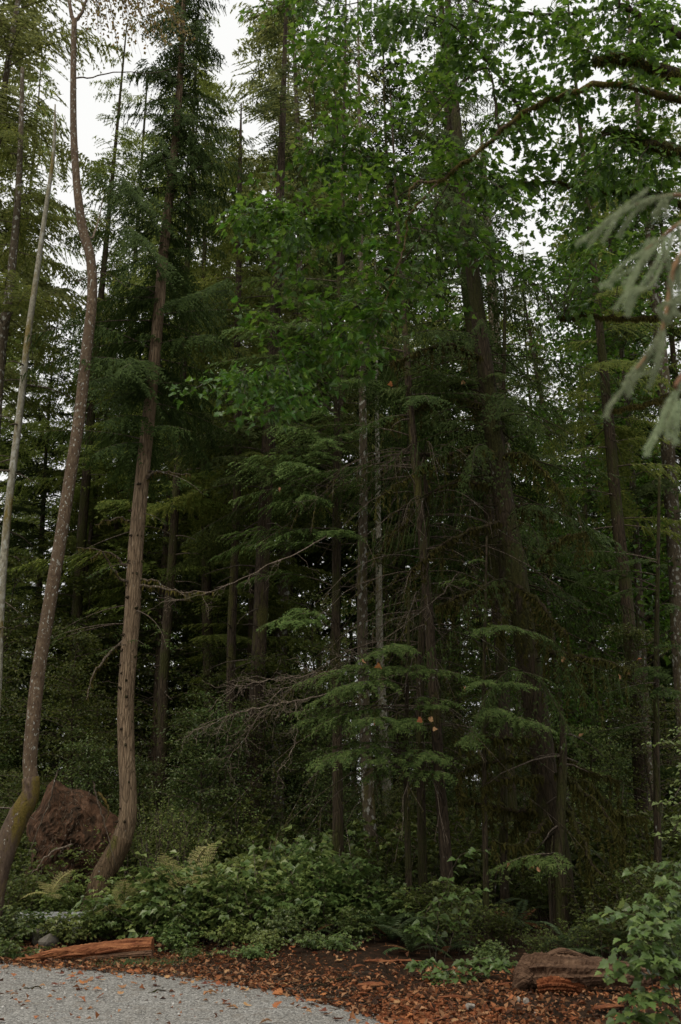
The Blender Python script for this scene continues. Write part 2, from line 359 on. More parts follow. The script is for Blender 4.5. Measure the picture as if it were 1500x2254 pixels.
# ------------------------------------------------------------------ conifer builders
def branch_set(rng, trunk, tr_r, zs, Ls, az, el0, sag, mbw, mbf, sp2=.07, sp3=.06, eL=.10, eW=.026, w2=.42, droop2=.25, bare=.12, drop=.18, wood_r=.012, hang=0.0, ang2=55):
    """branches leaving a trunk polyline; needled sprays go to mbf, wood to mbw"""
    tz = trunk[:, 2]
    for z, L, a, e in zip(zs, Ls, az, el0):
        base = np.array([np.interp(z, tz, trunk[:, 0]), np.interp(z, tz, trunk[:, 1]), z])
        h = np.array([cos(a), sin(a), 0])
        bend = rng.normal(0, .18); perp = np.array([-sin(a), cos(a), 0])
        def pos(s):
            s = np.asarray(s)[:, None]
            return base + h * L * s + perp * (bend * L * s ** 2) + np.array([0, 0, 1.]) * L * (math.tan(e) * s - sag * s ** 2.0)
        s7 = np.linspace(0, 1, 7)
        add_tubes(mbw, pos(s7), (wood_r * (.4 + L * .4)) * (1 - s7 * .85), 4, cap=False)
        n2 = max(4, int(L * (1 - bare) / sp2))
        s = bare + (1 - bare) * (np.arange(n2) + rng.random(n2) * .6) / n2
        s = np.repeat(s, 2); side = np.tile([1., -1.], n2)
        keep = rng.random(len(s)) > drop; s = s[keep]; side = side[keep]
        if not len(s): continue
        O = pos(s); Tn = unit(pos(np.clip(s + .02, 0, 1.1)) - pos(s - .0))
        lat = unit(np.cross(Tn, [0, 0, 1.])) * side[:, None]
        an = np.radians(ang2 + rng.normal(0, 14, len(s)))[:, None]
        D = unit(Tn * np.cos(an) + lat * np.sin(an) - np.array([0, 0, 1.]) * (hang + rng.normal(0, .12, (len(s), 1))))
        l2 = L * w2 * (1 - s) ** .75 * (.45 + .55 * np.minimum(1, (s - bare) / .25 + .25)) * rng.uniform(.6, 1.15, len(s)) + eL * .8
        l2 = np.minimum(l2, L * .6)
        K = int(l2.max() / sp3) + 2
        t = (np.arange(K)[None, :] + rng.random((len(s), K)) * .5) * sp3
        ok = t < l2[:, None]
        dn = np.array([0, 0, -1.])
        def q(tt): return O[:, None, :] + D[:, None, :] * tt[..., None] + dn * (droop2 * (tt ** 2 / np.maximum(l2[:, None], .05)))[..., None]
        P = q(t); Tt = unit(q(t + .03) - P)
        nrm = unit(np.cross(Tt, lat[:, None, :] + .001)); 
        nrm = np.where(nrm[..., 2:3] < 0, -nrm, nrm)
        l3 = eL * rng.uniform(.55, 1.3, t.shape) * (.55 + .45 * (1 - t / l2[:, None]))
        for sg in (1, -1):
            k3 = ok & (rng.random(t.shape) > .12)
            sd = np.cross(nrm, Tt) * sg
            dd = Tt * .62 + sd * .78 + rng.normal(0, .12, Tt.shape) - np.array([0, 0, .15 + hang * .6])
            spikes(mbf, P[k3], dd[k3], (nrm + rng.normal(0, .35, nrm.shape))[k3], l3[k3], np.full(k3.sum(), eW))
        # tip sprig + a thin twig as a narrow strip
        tip = q(l2[:, None])[:, 0]
        spikes(mbf, O + D * (l2 * .0)[:, None], tip - O, lat * .2 + np.array([0, 0, 1.]), np.linalg.norm(tip - O, axis=1), np.full(len(O), eW * .55))

def conifer(seed, Ht, z0, nb, Lmax, name, barkm, leafm, r0=.22, shape=.75, sp=1.0, el=.1, lean=0.0, hang=.1, sag=.25, trunk=None, radii=None, deadn=14, w2=.42, parent=None, droop2=.25, azf=None, el_b=.05, top=True, drop=.18, bare=.14, loweraz=None, woodm=None, ew=None):
    rng = np.random.default_rng(seed)
    if trunk is None:
        z = np.linspace(-.3, Ht, 26)
        trunk = np.stack([lean * z / 10 + .12 * np.sin(z * .25 + seed), .12 * np.cos(z * .21 + seed * 2), z], 1)
        radii = r0 * (1 - .9 * np.clip(z / Ht, 0, 1)) * (1 + .35 * np.exp(-np.clip(z, 0, None) / .5))
    mt = MB(); add_tubes(mt, trunk, radii, 12, ref=(1, 0, 0), ridge=.035, rng=rng)
    mw, mf = MB(), MB()
    u = (np.arange(nb) + rng.random(nb)) / nb
    Htop = trunk[-1, 2]
    zs = z0 + (Htop - z0) * u
    Ls = Lmax * ((1 - u) ** shape * .92 + .08) * rng.uniform(.55, 1.12, nb) * np.minimum(1, .6 + u * 4)
    az = rng.random(nb) * 2 * pi
    if azf is not None: az = azf(rng, nb, zs)
    el0 = el_b + .35 * u + rng.normal(0, .12, nb)
    branch_set(rng, trunk, radii, zs, Ls, az, el0, sag, mw, mf, .07 * sp, .055 * sp, el, ew or .024 * sp ** .8, w2=w2, hang=hang, droop2=droop2, drop=drop, bare=bare)
    # bare lower limbs
    if deadn:
        zd = rng.uniform(max(1.2, z0 * .25), z0 + 1.5, deadn); ad = rng.random(deadn) * 2 * pi; Ld = rng.uniform(.3, 1.5, deadn)
        s = np.linspace(0, 1, 5)[None, :, None]
        b = np.stack([np.interp(zd, trunk[:, 2], trunk[:, 0]), np.interp(zd, trunk[:, 2], trunk[:, 1]), zd], 1)[:, None]
        hd = np.stack([np.cos(ad), np.sin(ad), np.zeros(deadn)], 1)[:, None]
        P = b + hd * Ld[:, None, None] * s + np.array([0, 0, 1.]) * (rng.uniform(-.3, .25, deadn)[:, None, None] * s - .25 * s * s) * Ld[:, None, None] + rng.normal(0, .02, (deadn, 5, 3))
        add_tubes(mw, P, np.broadcast_to(.022 * (1 - .8 * s[..., 0]), (deadn, 5)), 4, cap=False)
    tm = mt.mesh('trunk', barkm, True)
    return dict(trunk=tm, wood=mw.mesh('branches', woodm or M['twig'], True), crown=mf.mesh('crown', leafm), curve=trunk, radii=radii)

def place_parts(root, d):
    link('trunk', d['trunk'], root); w_ = link('branches', d['wood'], root); c = link('crown', d['crown'], root)
    w_['kind'] = 'stuff'; c['kind'] = 'stuff'

# ------------------------------------------------------------------ setting
xs = np.unique(np.concatenate([np.linspace(-400, -30, 24), np.arange(-30, -8, 1.0), np.arange(-8, 8, .12), np.arange(8, 30, 1.0), np.linspace(30, 400, 24)]))
ys = np.unique(np.concatenate([np.linspace(-120, 4, 22), np.arange(4, 20, .12), np.arange(20, 60, 1.0), np.linspace(60, 500, 24)]))
X, Y = np.meshgrid(xs, ys); Z = H(X, Y) + .03 * sst((Y - edge(X)) / .8) * (np.sin(X * 9 + Y * 3) * np.sin(Y * 8 - X * 2))
idx = np.arange(X.size).reshape(X.shape)
q = np.stack([idx[:-1, :-1], idx[:-1, 1:], idx[1:, 1:], idx[1:, :-1]], -1).reshape(-1, 4)
gm = MB().add(np.stack([X, Y, Z], -1), None, q).mesh('ground', M['soil'], True)
link('ground', gm, kind='structure')
gx = np.unique(np.concatenate([np.linspace(-60, -8, 40), np.arange(-8, 4, .03), np.linspace(4, 30, 60)]))
ragg = .10 * np.sin(gx * 5.1) * np.sin(gx * 1.7 + 1) + .05 * np.sin(gx * 17 + 2) + .03 * np.sin(gx * 41) - .04
t = np.linspace(0, 1, 30)[:, None] ** .5
gy0 = -40; GY = gy0 + (edge(gx)[None] + ragg[None] - gy0) * t; GX = np.broadcast_to(gx, GY.shape)
idx = np.arange(GX.size).reshape(GX.shape); q = np.stack([idx[:-1, :-1], idx[:-1, 1:], idx[1:, 1:], idx[1:, :-1]], -1).reshape(-1, 4)
GZ = np.maximum(H(GX, GY), 0) + .004 + .004 * (t < 1)
link('gravel_lot', MB().add(np.stack([GX, GY, GZ], -1), None, q).mesh('gravel_lot', M['gravel'], True), kind='structure')

# loose gravel stones near the camera
OV = np.array([(1, 0, 0), (-.8, .2, 0), (0, .9, .1), (.1, -1, 0), (.1, 0, .7), (0, .1, -.5)], float)
OT = np.array([(0, 2, 4), (2, 1, 4), (1, 3, 4), (3, 0, 4), (2, 0, 5), (1, 2, 5), (3, 1, 5), (0, 3, 5)])
n_ = 14000
px = R.uniform(-5.2, 3.0, n_); py = R.uniform(8.6, 15, n_)
dE = py - edge(px); k = (dE < .05 + R.exponential(.12, n_)) ; px, py = px[k], py[k]
mb = MB(); b = np.stack([px, py, H(px, py) + .006], 1)
stamp(mb, OV, OT, b, R.normal(0, 1, b.shape) * [1, 1, .2], np.tile([0, 0, 1.], (len(b), 1)) + R.normal(0, .3, b.shape), R.uniform(.004, .011, len(b)) * (1 + (R.random(len(b)) > .96) * 1.2))
g = link('gravel_stones', mb.mesh('gravel_stones', M['stones'], True), kind='stuff'); g['label'] = 'loose grey stones scattered over the gravel lot'; g['category'] = 'gravel'

# leaf litter (uncountable)
def litter_pts(n, x0, x1, y0, y1, f):
    x = R.uniform(x0, x1, n); y = R.uniform(y0, y1, n); k = R.random(n) < f(x, y); return x[k], y[k]
lx, ly = litter_pts(90000, -6, 6, 8.4, 17, lambda x, y: np.where(y > edge(x), .30 * sst((x - .2) / 1) * (y < 13) + .55 * np.exp(-np.clip(y - edge(x) - 1.2, 0, 9) / .9), np.minimum(.45, .5 * np.exp(-(edge(x) - y) / .16)) + .014))
mb = MB(); b = np.stack([lx, ly, H(lx, ly) + R.uniform(.006, .035, len(lx))], 1)
d = R.normal(0, 1, b.shape) * [1, 1, .35]; nn = np.tile([0, 0, 1.], (len(b), 1)) + R.normal(0, .45, b.shape)
Ln = R.uniform(.02, .085, len(b))
leaves(mb, b, d, nn, Ln, Ln * R.uniform(.35, .8, len(b)), .35)
g = link('leaf_litter', mb.mesh('leaf_litter', M['litter']), kind='stuff'); g['label'] = 'brown and orange leaf litter on the bank beyond the gravel'; g['category'] = 'leaf litter'
print('litter', len(lx))

R3 = np.random.default_rng(5); k = 700; tx = R3.uniform(-5, 4, k); ty = edge(tx) + np.abs(R3.normal(0, .9, k)) - .15; ta = R3.random(k) * 6.28; tl_ = R3.uniform(.03, .16, k); sg_ = np.linspace(-1, 1, 4)[None]
tp = np.stack([tx[:, None] + np.cos(ta)[:, None] * tl_[:, None] * sg_, ty[:, None] + np.sin(ta)[:, None] * tl_[:, None] * sg_, H(tx, ty)[:, None] + .02 + R3.normal(0, .008, (k, 4))], -1)
mb = MB(); add_tubes(mb, tp, np.full((k, 4), .0028), 4); g = link('twig_litter', mb.mesh('twig_litter', M['twig']), kind='stuff'); g['label'] = 'small dead twigs scattered through the leaf litter'; g['category'] = 'twigs'
# fallen maple leaves one by one
var = []
for i, mk in enumerate(['fallen', 'fallen', 'fallen_tan', 'fallen_dark', 'fallen', 'fallen_tan']):
    TV, TT = lobed(5, 20 + i, .1); TV = TV.copy(); r_ = np.random.default_rng(i)
    TV[:, 2] += .18 * np.sin(TV[:, 0] * 5 + i) * .5 + .35 * TV[:, 1] ** 2 * (1 if i % 2 else -.4); TV[:, 2] -= TV[:, 2].min(); TV[:, 0] -= .4
    a_ = r_.random() * 6; c_, s_ = cos(a_), sin(a_)
    me = MB().add(TV, TT); me = me.mesh('fallen_leaf', M[mk]); var.append(me)
def fallen(x, y, z=None, s=None, label='', group=None, v=None, rot=None):
    v = R.integers(len(var)) if v is None else v
    s = s or R.uniform(.05, .12)
    o = thing('fallen_leaf', label, 'leaf', (x, y, H(x, y) + .012 + R.random() * .02 if z is None else z), R.random() * 6.28, group, var[v])
    o.rotation_euler = rot or (R.normal(0, .22), R.normal(0, .22), R.random() * 6.28); o.scale = (s, s, s); return o
cnt = 0
while cnt < 115:
    x = R.uniform(-5, 1.5); y = edge(x) - R.exponential(.9) - .05
    if y < 8.8: continue
    fallen(x, y, label='curled orange brown maple leaf lying loose on the grey gravel', group='fallen leaves on the gravel'); cnt += 1
cnt = 0
while cnt < 170:
    x = R.uniform(-5, 4.2); y = edge(x) + abs(R.normal(0, 1.1))
    if x > 1.5 and R.random() < .3: continue
    if G(0, 0)[1] is None: pass
    fallen(x, y, label='dry maple leaf lying among the litter on the bank', group='fallen leaves on the bank'); cnt += 1

# ------------------------------------------------------------------ measured trees
def poly_trunk(pts, Yd, wid, ztop=None, n=60, wtop=None, dy=0.0):
    """pts: photo pixels from base up, wid: width in px at base"""
    P = [W(px, py, Yd) for px, py in pts]
    w0 = [wid[i] / PX(*pts[i], Yd) / 2 for i in range(len(pts))]
    gz = float(H(P[0][0], Yd)) - .15
    if P[0][2] > gz + .1:
        sl_ = (P[1] - P[0]) / max(.2, (P[1] - P[0])[2]); P.insert(0, P[0] + sl_ * (gz - P[0][2]) * np.array([.35, .35, 1]) + np.array([0, 0, 0])); P[0][2] = gz; w0.insert(0, w0[0] * 1.25)
    if ztop and P[-1][2] < ztop:
        dd = (P[-1] - P[-2]) / (P[-1] - P[-2])[2]; P.append(P[-1] + dd * (ztop - P[-1][2]) * [.6, .6, 1]); w0.append(w0[-1] * .25)
    P = np.array(P); C = resample(P, n)
    d = np.r_[0, np.cumsum(np.linalg.norm(np.diff(P, axis=0), axis=1))]; dc = np.linspace(0, len(P) - 1, n)
    r = np.interp(dc, np.arange(len(P)), w0)
    return C, r

def moss_on(mb, C, r, rng, dens=60, L=(.04, .16), up=True):
    n_ = int(np.linalg.norm(np.diff(C, axis=0), axis=1).sum() * dens)
    u = rng.random(n_) * (len(C) - 1.001); i = u.astype(int); f = (u - i)[:, None]
    c = C[i] * (1 - f) + C[i + 1] * f; rr = (r[i] * (1 - f[:, 0]) + r[i + 1] * f[:, 0])
    a = rng.normal(0, 1, (n_, 3)); T = unit(C[i + 1] - C[i]); a = unit(a - (a * T).sum(1, keepdims=True) * T)
    b = c + a * rr[:, None] * .9
    d = a * .5 + np.array([0, 0, -1.]) * rng.uniform(.2, 1.6, (n_, 1)) + rng.normal(0, .25, (n_, 3))
    l = rng.uniform(*L, n_) * np.where(a[:, 2] < 0, 1.3, .6)
    spikes(mb, b, d, rng.normal(0, 1, (n_, 3)), l, np.clip(l * .35, .008, .04))

def limb(pts, r0, r1, n=16, rng=None, wob=.015):
    C = resample(np.array(pts), n); 
    if rng is not None: C[1:-1] += rng.normal(0, wob, (n - 2, 3))
    return C, np.linspace(r0, r1, n)

rng = np.random.default_rng(5)
# --- T1: tall grey brown hemlock with swept base
T = thing('hemlock_tree', 'tall grey brown fissured hemlock trunk with curved swept base, left of centre', 'tree')
C, r = poly_trunk([(222, 1940), (246, 1895), (268, 1850), (281, 1800), (282, 1740), (278, 1650), (277, 1550), (283, 1450), (292, 1350), (300, 1200), (315, 1040), (330, 900), (347, 720), (362, 540), (382, 360), (392, 240), (400, 120), (405, 0)], 17,
                  [46, 47, 44, 41, 38, 37, 36, 36, 35, 33, 30, 27, 24, 21, 18, 15, 13, 11], ztop=24, n=110)
mt = MB(); add_tubes(mt, C, r, 26, ref=(1, 0, 0), ridge=.03, rng=rng); tr = link('trunk', mt.mesh('trunk', M['bark_hero'], True), T)
n1 = 19; mt = MB(); add_tubes(mt, C[:n1], r[:n1] * 1.04 + .004, 26, ref=(1, 0, 0), ridge=.04, rng=rng); link('mossy_butt', mt.mesh('mossy_butt', M['bark_hero_base'], True), T)
mw, mf = MB(), MB()
nb = 160; zz = np.sort(rng.uniform(8.4, 23, nb)); fr = (zz - 8.3) / 15
branch_set(rng, C, r, zz, np.interp(zz, [8, 11.5, 14, 17, 23], [1.8, 2.3, 1.7, 1.0, .6]) * rng.uniform(.6, 1.15, nb), rng.random(nb) * 2 * pi, rng.normal(.0, .15, nb) + .15 * fr, .28, mw, mf, .07, .055, .11, .036, hang=.45, droop2=.55, bare=.12)
nb = 13; zz = rng.uniform(4.3, 8.6, nb)
branch_set(rng, C, r, zz, rng.uniform(.8, 1.9, nb), rng.random(nb) * 2 * pi, rng.normal(-.1, .15, nb), .3, mw, mf, .09, .06, .085, .02, bare=.55, drop=.45)
nb = 80; zz = rng.uniform(10.5, 21, nb)
branch_set(rng, C, r, zz, rng.uniform(.4, 1.1, nb), rng.random(nb) * 2 * pi, rng.normal(.1, .2, nb), .3, mw, mf, .07, .055, .11, .034, hang=.4, droop2=.5, bare=.05)
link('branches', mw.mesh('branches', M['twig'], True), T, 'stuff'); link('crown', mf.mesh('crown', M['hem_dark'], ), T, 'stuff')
# knots and stubs on the trunk, each one a piece
KV = MB(); s9 = np.linspace(0, 1, 4); add_tubes(KV, np.stack([s9 * .07, 0 * s9, -.012 * s9], 1), np.array([.026, .02, .014, .004]), 6, ref=(0, 1, 0)); stubm = KV.mesh('branch_stub', M['bark_dark'], True)
for i in range(34):
    z = rng.uniform(.9, 9); j = np.argmin(abs(C[:, 2] - z)); a = rng.uniform(-2.9, -.2)
    st = link('branch_stub', stubm, T); st.location = C[j] + np.array([cos(a), sin(a), 0]) * r[j] * .93; st.rotation_euler = (0, rng.normal(0, .3), a); k = rng.uniform(.6, 1.3); st.scale = (k, k, k)
# mossy low limbs of T1
for pts, rr in (([(300, 1290), (340, 1292), (400, 1302), (470, 1303)], .03), ([(305, 1275), (350, 1283), (420, 1320)], .022), ([(296, 1295), (255, 1260), (225, 1215), (170, 1205)], .03), ([(285, 1250), (235, 1215), (200, 1230)], .024), ([(272, 1410), (232, 1450), (205, 1490), (190, 1540)], .026), ([(312, 1060), (350, 1040), (420, 1045)], .04), ([(290, 1150), (260, 1140), (210, 1155)], .02)):
    P3 = [W(a, b, 17 - .25 * i) for i, (a, b) in enumerate(pts)]
    Cl, rl = limb(P3, rr, .006, rng=rng); mb = MB(); add_tubes(mb, Cl, rl, 6); lo = link('limb', mb.mesh('limb', M['twig'], True), T)
    mm = MB(); moss_on(mm, Cl, rl, rng, 90, (.03, .09)); link('moss', mm.mesh('moss', M['moss'],), lo, 'stuff')

# --- T2: reddish curved alder with fork and lichen
T = thing('alder_tree', 'slim bowed reddish alder trunk spotted with white lichen, forked at the top', 'tree')
C, r = poly_trunk([(-12, 1960), (8, 1880), (40, 1800), (68, 1745), (66, 1680), (72, 1600), (85, 1480), (108, 1340), (135, 1180), (155, 1050), (175, 920), (190, 780), (203, 660), (200, 570), (184, 510), (172, 430), (163, 300), (162, 150), (164, 45)], 15.2,
                  [44, 46, 42, 34, 31, 31, 30, 29, 27, 26, 25, 24, 22, 21, 21, 18, 15, 13, 12], n=110)
mt = MB(); add_tubes(mt, C, r, 22, ref=(1, 0, 0), ridge=.022, rng=rng); link('trunk', mt.mesh('trunk', M['bark_red'], True), T)
n1 = 27; mt = MB(); add_tubes(mt, C[:n1], r[:n1] * 1.05 + .006, 22, ref=(1, 0, 0), ridge=.06, rng=rng); o = link('mossy_butt', mt.mesh('mossy_butt', M['bark_red_moss'], True), T)
mm = MB(); moss_on(mm, C[4:26], r[4:26] * 1.05, rng, 800, (.015, .05)); link('moss', mm.mesh('moss', M['moss']), o, 'stuff')
for pts, rr, re, mk in (([(164, 48), (156, 25), (150, -20), (140, -80)], .045, .02, 'bark_red'), ([(165, 48), (182, 25), (195, -20), (215, -80)], .04, .015, 'bark_red'), ([(186, 520), (205, 522), (216, 490), (228, 432)], .03, .006, 'twig_pale'), ([(167, 172), (200, 170), (260, 158), (340, 160), (430, 140)], .016, .004, 'twig'), ([(170, 620), (230, 600), (290, 640)], .012, .003, 'twig')):
    P3 = [W(a, b, 15.2 + .12 * i) for i, (a, b) in enumerate(pts)]; Cl, rl = limb(P3, rr, re, rng=rng, wob=.008)
    mb = MB(); add_tubes(mb, Cl, rl, 8); link('limb', mb.mesh('limb', M[mk], True), T)
# yellowing leaves hanging from off-frame twigs at the top
mb, mlv = MB(), MB()
for i in range(80):
    px, py = rng.uniform(185, 430), rng.uniform(-40, 130) * 1
    if px < 290 and rng.random() < .3: continue
    e = W(px, py, 15.2 + rng.uniform(-.8, .8)); s_ = W(195 + (px - 195) * .45, -60, 15.2); Cl = resample(np.array([s_, (s_ + e) / 2 + [0, 0, .15], e]), 8)
    add_tubes(mb, Cl, np.linspace(.006, .002, 8), 4)
    k = 26; u = rng.random(k) ** .7 * 6.99; i_ = u.astype(int); b = Cl[i_] + rng.normal(0, .09, (k, 3))
    leaves(mlv, b, rng.normal(0, .6, (k, 3)) + [0, 0, -1], rng.normal(0, 1, (k, 3)), rng.uniform(.06, .10, k), rng.uniform(.04, .06, k))
link('twigs', mb.mesh('twigs', M['twig'], True), T, 'stuff'); link('foliage', mlv.mesh('foliage', M['yellow_leaf']), T, 'stuff')

# --- simple measured trunks: (name, label, bark, Y, pts, widths, crown?)
def measured(name, label, barkm, Yd, pts, wid, ztop=None, crown=None, cat='tree', woodm='twig'):
    T = thing(name, label, cat)
    C, r = poly_trunk(pts, Yd, wid, ztop=ztop, n=80)
    mt = MB(); add_tubes(mt, C, r, 16, ref=(1, 0, 0), ridge=.03, rng=rng); link('trunk', mt.mesh('trunk', M[barkm], True), T)
    mw, mf = MB(), MB()
    if crown:
        nb, za, zb, La, Lb, lm, kw = crown
        zz = rng.uniform(za, zb, nb); fr = (zz - za) / (zb - za)
        branch_set(rng, C, r, zz, (La + (Lb - La) * fr) * rng.uniform(.6, 1.15, nb), rng.random(nb) * 2 * pi, rng.normal(.0, .15, nb), .28, mw, mf, **kw)
        link('crown', mf.mesh('crown', M[lm]), T, 'stuff')
    nd = 12; zd = rng.uniform(min(1.5, C[-1, 2] * .4), min(C[-1, 2], 12), nd)
    for z in zd:
        a = rng.random() * 2 * pi; L = rng.uniform(.3, 1.3); j = np.argmin(abs(C[:, 2] - z)); s = np.linspace(0, 1, 6)[:, None]
        P = C[j] + np.array([cos(a), sin(a), 0]) * L * s + np.array([0, 0, 1.]) * L * (rng.uniform(-.3, .3) * s - .3 * s * s) + rng.normal(0, .015, (6, 3)) * s
        add_tubes(mw, P, .02 * (1 - .8 * s[:, 0]), 4)
    link('branches', mw.mesh('branches', M[woodm], True), T, 'stuff')
    return T, C, r
FINE = dict(sp2=.06, sp3=.05, eL=.08, eW=.02, bare=.25, drop=.2, droop2=.3, hang=.1)
MED = dict(sp2=.09, sp3=.07, eL=.13, eW=.045, bare=.2, drop=.15, droop2=.3, hang=.15)
measured('alder_tree', 'thin pale straight alder trunk crusted with lichen near the left edge', 'bark_pale', 17, [(-8, 1560), (0, 1370), (10, 1220), (22, 1090), (45, 900), (62, 740), (82, 600), (100, 470), (118, 340), (122, 230)], [19, 18, 17, 16, 15, 14, 12, 10, 8, 3])
measured('alder_tree', 'grey brown slender trunk at the far left edge behind the pale alder', 'bark_lich', 21, [(-40, 1400), (-20, 1100), (0, 800), (18, 660), (35, 500), (45, 330), (50, 150)], [26, 25, 22, 20, 16, 12, 8], 19, (40, 13, 19, 2.4, 1, 'hem_far', MED))
measured('hemlock_tree', 'second brown hemlock trunk just left of centre rising behind the shrubs', 'bark_mid', 20, [(556, 1760), (562, 1600), (572, 1400), (580, 1200), (590, 1000), (600, 800), (610, 600), (618, 400)], [36, 34, 33, 31, 30, 26, 22, 18], 24, (80, 7.5, 24, 3.0, .6, 'hem', MED))
measured('hemlock_tree', 'thin brown trunk close against the left side of the second hemlock', 'bark_mid', 21, [(505, 1770), (508, 1600), (510, 1400), (518, 1200), (524, 1000), (522, 800), (526, 600), (528, 400)], [22, 20, 20, 18, 17, 15, 13, 11], 19.5, (80, 9, 19.5, 2.6, .5, 'hem_far', MED))
measured('hemlock_tree', 'mossy leaning trunk between the swept hemlock and the dark pair', 'bark_dark', 22, [(358, 1620), (360, 1500), (368, 1380), (378, 1250), (386, 1120), (396, 950), (405, 800), (412, 600)], [24, 22, 22, 20, 18, 16, 14, 12], 26, (70, 11, 26, 2.6, .5, 'hem_far', MED))
measured('hemlock_tree', 'dark twin stemmed trunk in the mid distance right of the swept hemlock', 'bark_dark', 24, [(462, 1640), (460, 1480), (455, 1300), (452, 1100), (450, 900), (448, 740)], [26, 25, 22, 20, 18, 14], 21, (60, 9, 21, 2.6, .5, 'hem_far', MED))
measured('alder_tree', 'white patched trunk with moss tufted stubs in the middle of the stand', 'bark_lich', 18, [(818, 1900), (812, 1780), (806, 1640), (800, 1480), (798, 1300), (800, 1120), (800, 960), (798, 820)], [30, 28, 26, 25, 23, 20, 18, 16], 20, woodm='bark_dark')
measured('alder_tree', 'pale slender birch like trunk behind the white patched one', 'bark_pale', 24, [(855, 1830), (850, 1700), (842, 1540), (836, 1400), (834, 1250), (832, 1080)], [22, 20, 18, 16, 14, 12], 18, woodm='bark_dark')
T3, C3, r3 = measured('hemlock_tree', 'narrow reddish brown trunk standing forward of the thicket, right of centre', 'bark_mid', 15.5, [(985, 1945), (980, 1860), (970, 1740), (962, 1620), (952, 1480), (945, 1360), (930, 1180), (914, 1010), (902, 880), (895, 760), (885, 640)], [28, 27, 25, 24, 23, 22, 20, 18, 16, 14, 11], 15, (26, 7.2, 14.5, 2.3, .6, 'hem_dark', FINE))
measured('spruce_tree', 'dark trunk with fine shaggy branches just left of the big mossy spruce', 'bark_dark', 19, [(1120, 1700), (1100, 1400), (1075, 1100), (1055, 900), (1035, 700), (1012, 520), (1000, 380), (985, 200)], [28, 27, 26, 25, 24, 22, 20, 17], 26, (130, 6.5, 26, 2.8, .5, 'hem_dark', MED))
measured('alder_tree', 'pale barked trunk showing through behind the big mossy spruce', 'bark_lich', 25, [(1150, 1500), (1125, 1150), (1108, 930), (1092, 760), (1082, 620), (1068, 420)], [28, 26, 26, 24, 22, 18], 22)
measured('hemlock_tree', 'mossy upright trunk half way to the right edge', 'bark_dark', 20, [(1412, 1760), (1405, 1600), (1390, 1450), (1378, 1300), (1360, 1150), (1345, 980), (1330, 820), (1312, 640)], [32, 32, 30, 28, 26, 24, 20, 16], 22, (60, 7.5, 22, 2.4, .5, 'hem_far', MED))
measured('hemlock_tree', 'brown trunk rising close to the right edge of the stand', 'bark_lich', 22, [(1500, 1500), (1488, 1250), (1475, 1050), (1462, 850), (1446, 680), (1430, 500)], [34, 32, 30, 28, 24, 20], 25, (60, 9, 25, 2.5, .5, 'hem_dark', MED))
measured('hemlock_tree', 'slim dark trunk in the gap right of the mossy spruce', 'bark_dark', 26, [(1305, 1600), (1290, 1400), (1272, 1240), (1245, 1120), (1215, 1000)], [22, 20, 18, 17, 14], 18, (40, 8, 18, 2, .5, 'hem_far', MED))
measured('hemlock_tree', 'reddish trunk behind the narrow forward one, centre right', 'bark_mid', 23, [(725, 1800), (730, 1600), (738, 1400), (742, 1200), (745, 1000), (750, 800)], [24, 22, 20, 18, 16, 14], 26, (70, 9, 26, 2.6, .5, 'hem_dark', MED))
measured('hemlock_tree', 'dark mossy trunk with crossing limbs left of the swept hemlock', 'bark_dark', 25, [(150, 1720), (160, 1550), (170, 1350), (180, 1180), (192, 1030), (205, 860), (218, 700), (232, 560)], [26, 26, 24, 22, 20, 17, 15, 12], 26, (70, 10.5, 26, 2.5, .5, 'hem_far', MED))
measured('hemlock_tree', 'thin shadowed trunk between the mossy one and the swept hemlock', 'bark_dark', 28, [(232, 1700), (240, 1500), (252, 1300), (262, 1100), (275, 900)], [20, 19, 18, 16, 14], 27, (60, 12, 27, 2.6, .5, 'hem_grey', MED))

# --- T4: big dark mossy spruce on the right with drooping limbs
T = thing('spruce_tree', 'large dark mossy spruce with drooping moss hung limbs, behind the rotten log', 'tree')
C, r = poly_trunk([(1246, 2092), (1240, 2000), (1232, 1900), (1212, 1780), (1192, 1650), (1175, 1520), (1155, 1390), (1135, 1250), (1112, 1120), (1094, 1000), (1078, 880), (1062, 760), (1046, 640), (1030, 500), (1014, 360), (1000, 220), (990, 80)], 15.6,
                  [54, 52, 52, 56, 58, 55, 51, 48, 45, 41, 37, 33, 30, 27, 24, 21, 17], ztop=19, n=110)
mt = MB(); add_tubes(mt, C, r, 24, ref=(1, 0, 0), ridge=.04, rng=rng); link('trunk', mt.mesh('trunk', M['bark_dark'], True), T)
mw, mf = MB(), MB()
nb = 46; zz = rng.uniform(3.8, 10, nb)
branch_set(rng, C, r, zz, rng.uniform(1.5, 3.1, nb), rng.random(nb) * 2 * pi, rng.normal(.05, .15, nb), .55, mw, mf, .09, .07, .09, .020, hang=.9, droop2=.8, bare=.3, drop=.45)
nb = 54; zz = rng.uniform(8.2, 18.5, nb)
branch_set(rng, C, r, zz, np.interp(zz, [5, 8, 12, 18], [1.8, 2.6, 2.3, .7]) * rng.uniform(.6, 1.1, nb), rng.random(nb) * 2 * pi, rng.normal(-.15, .2, nb), .25, mw, mf, .075, .06, .10, .030, hang=.6, droop2=.6, bare=.15, drop=.25)
link('branches', mw.mesh('branches', M['bark_dark'], True), T, 'stuff'); link('crown', mf.mesh('crown', M['hem_dark']), T, 'stuff')
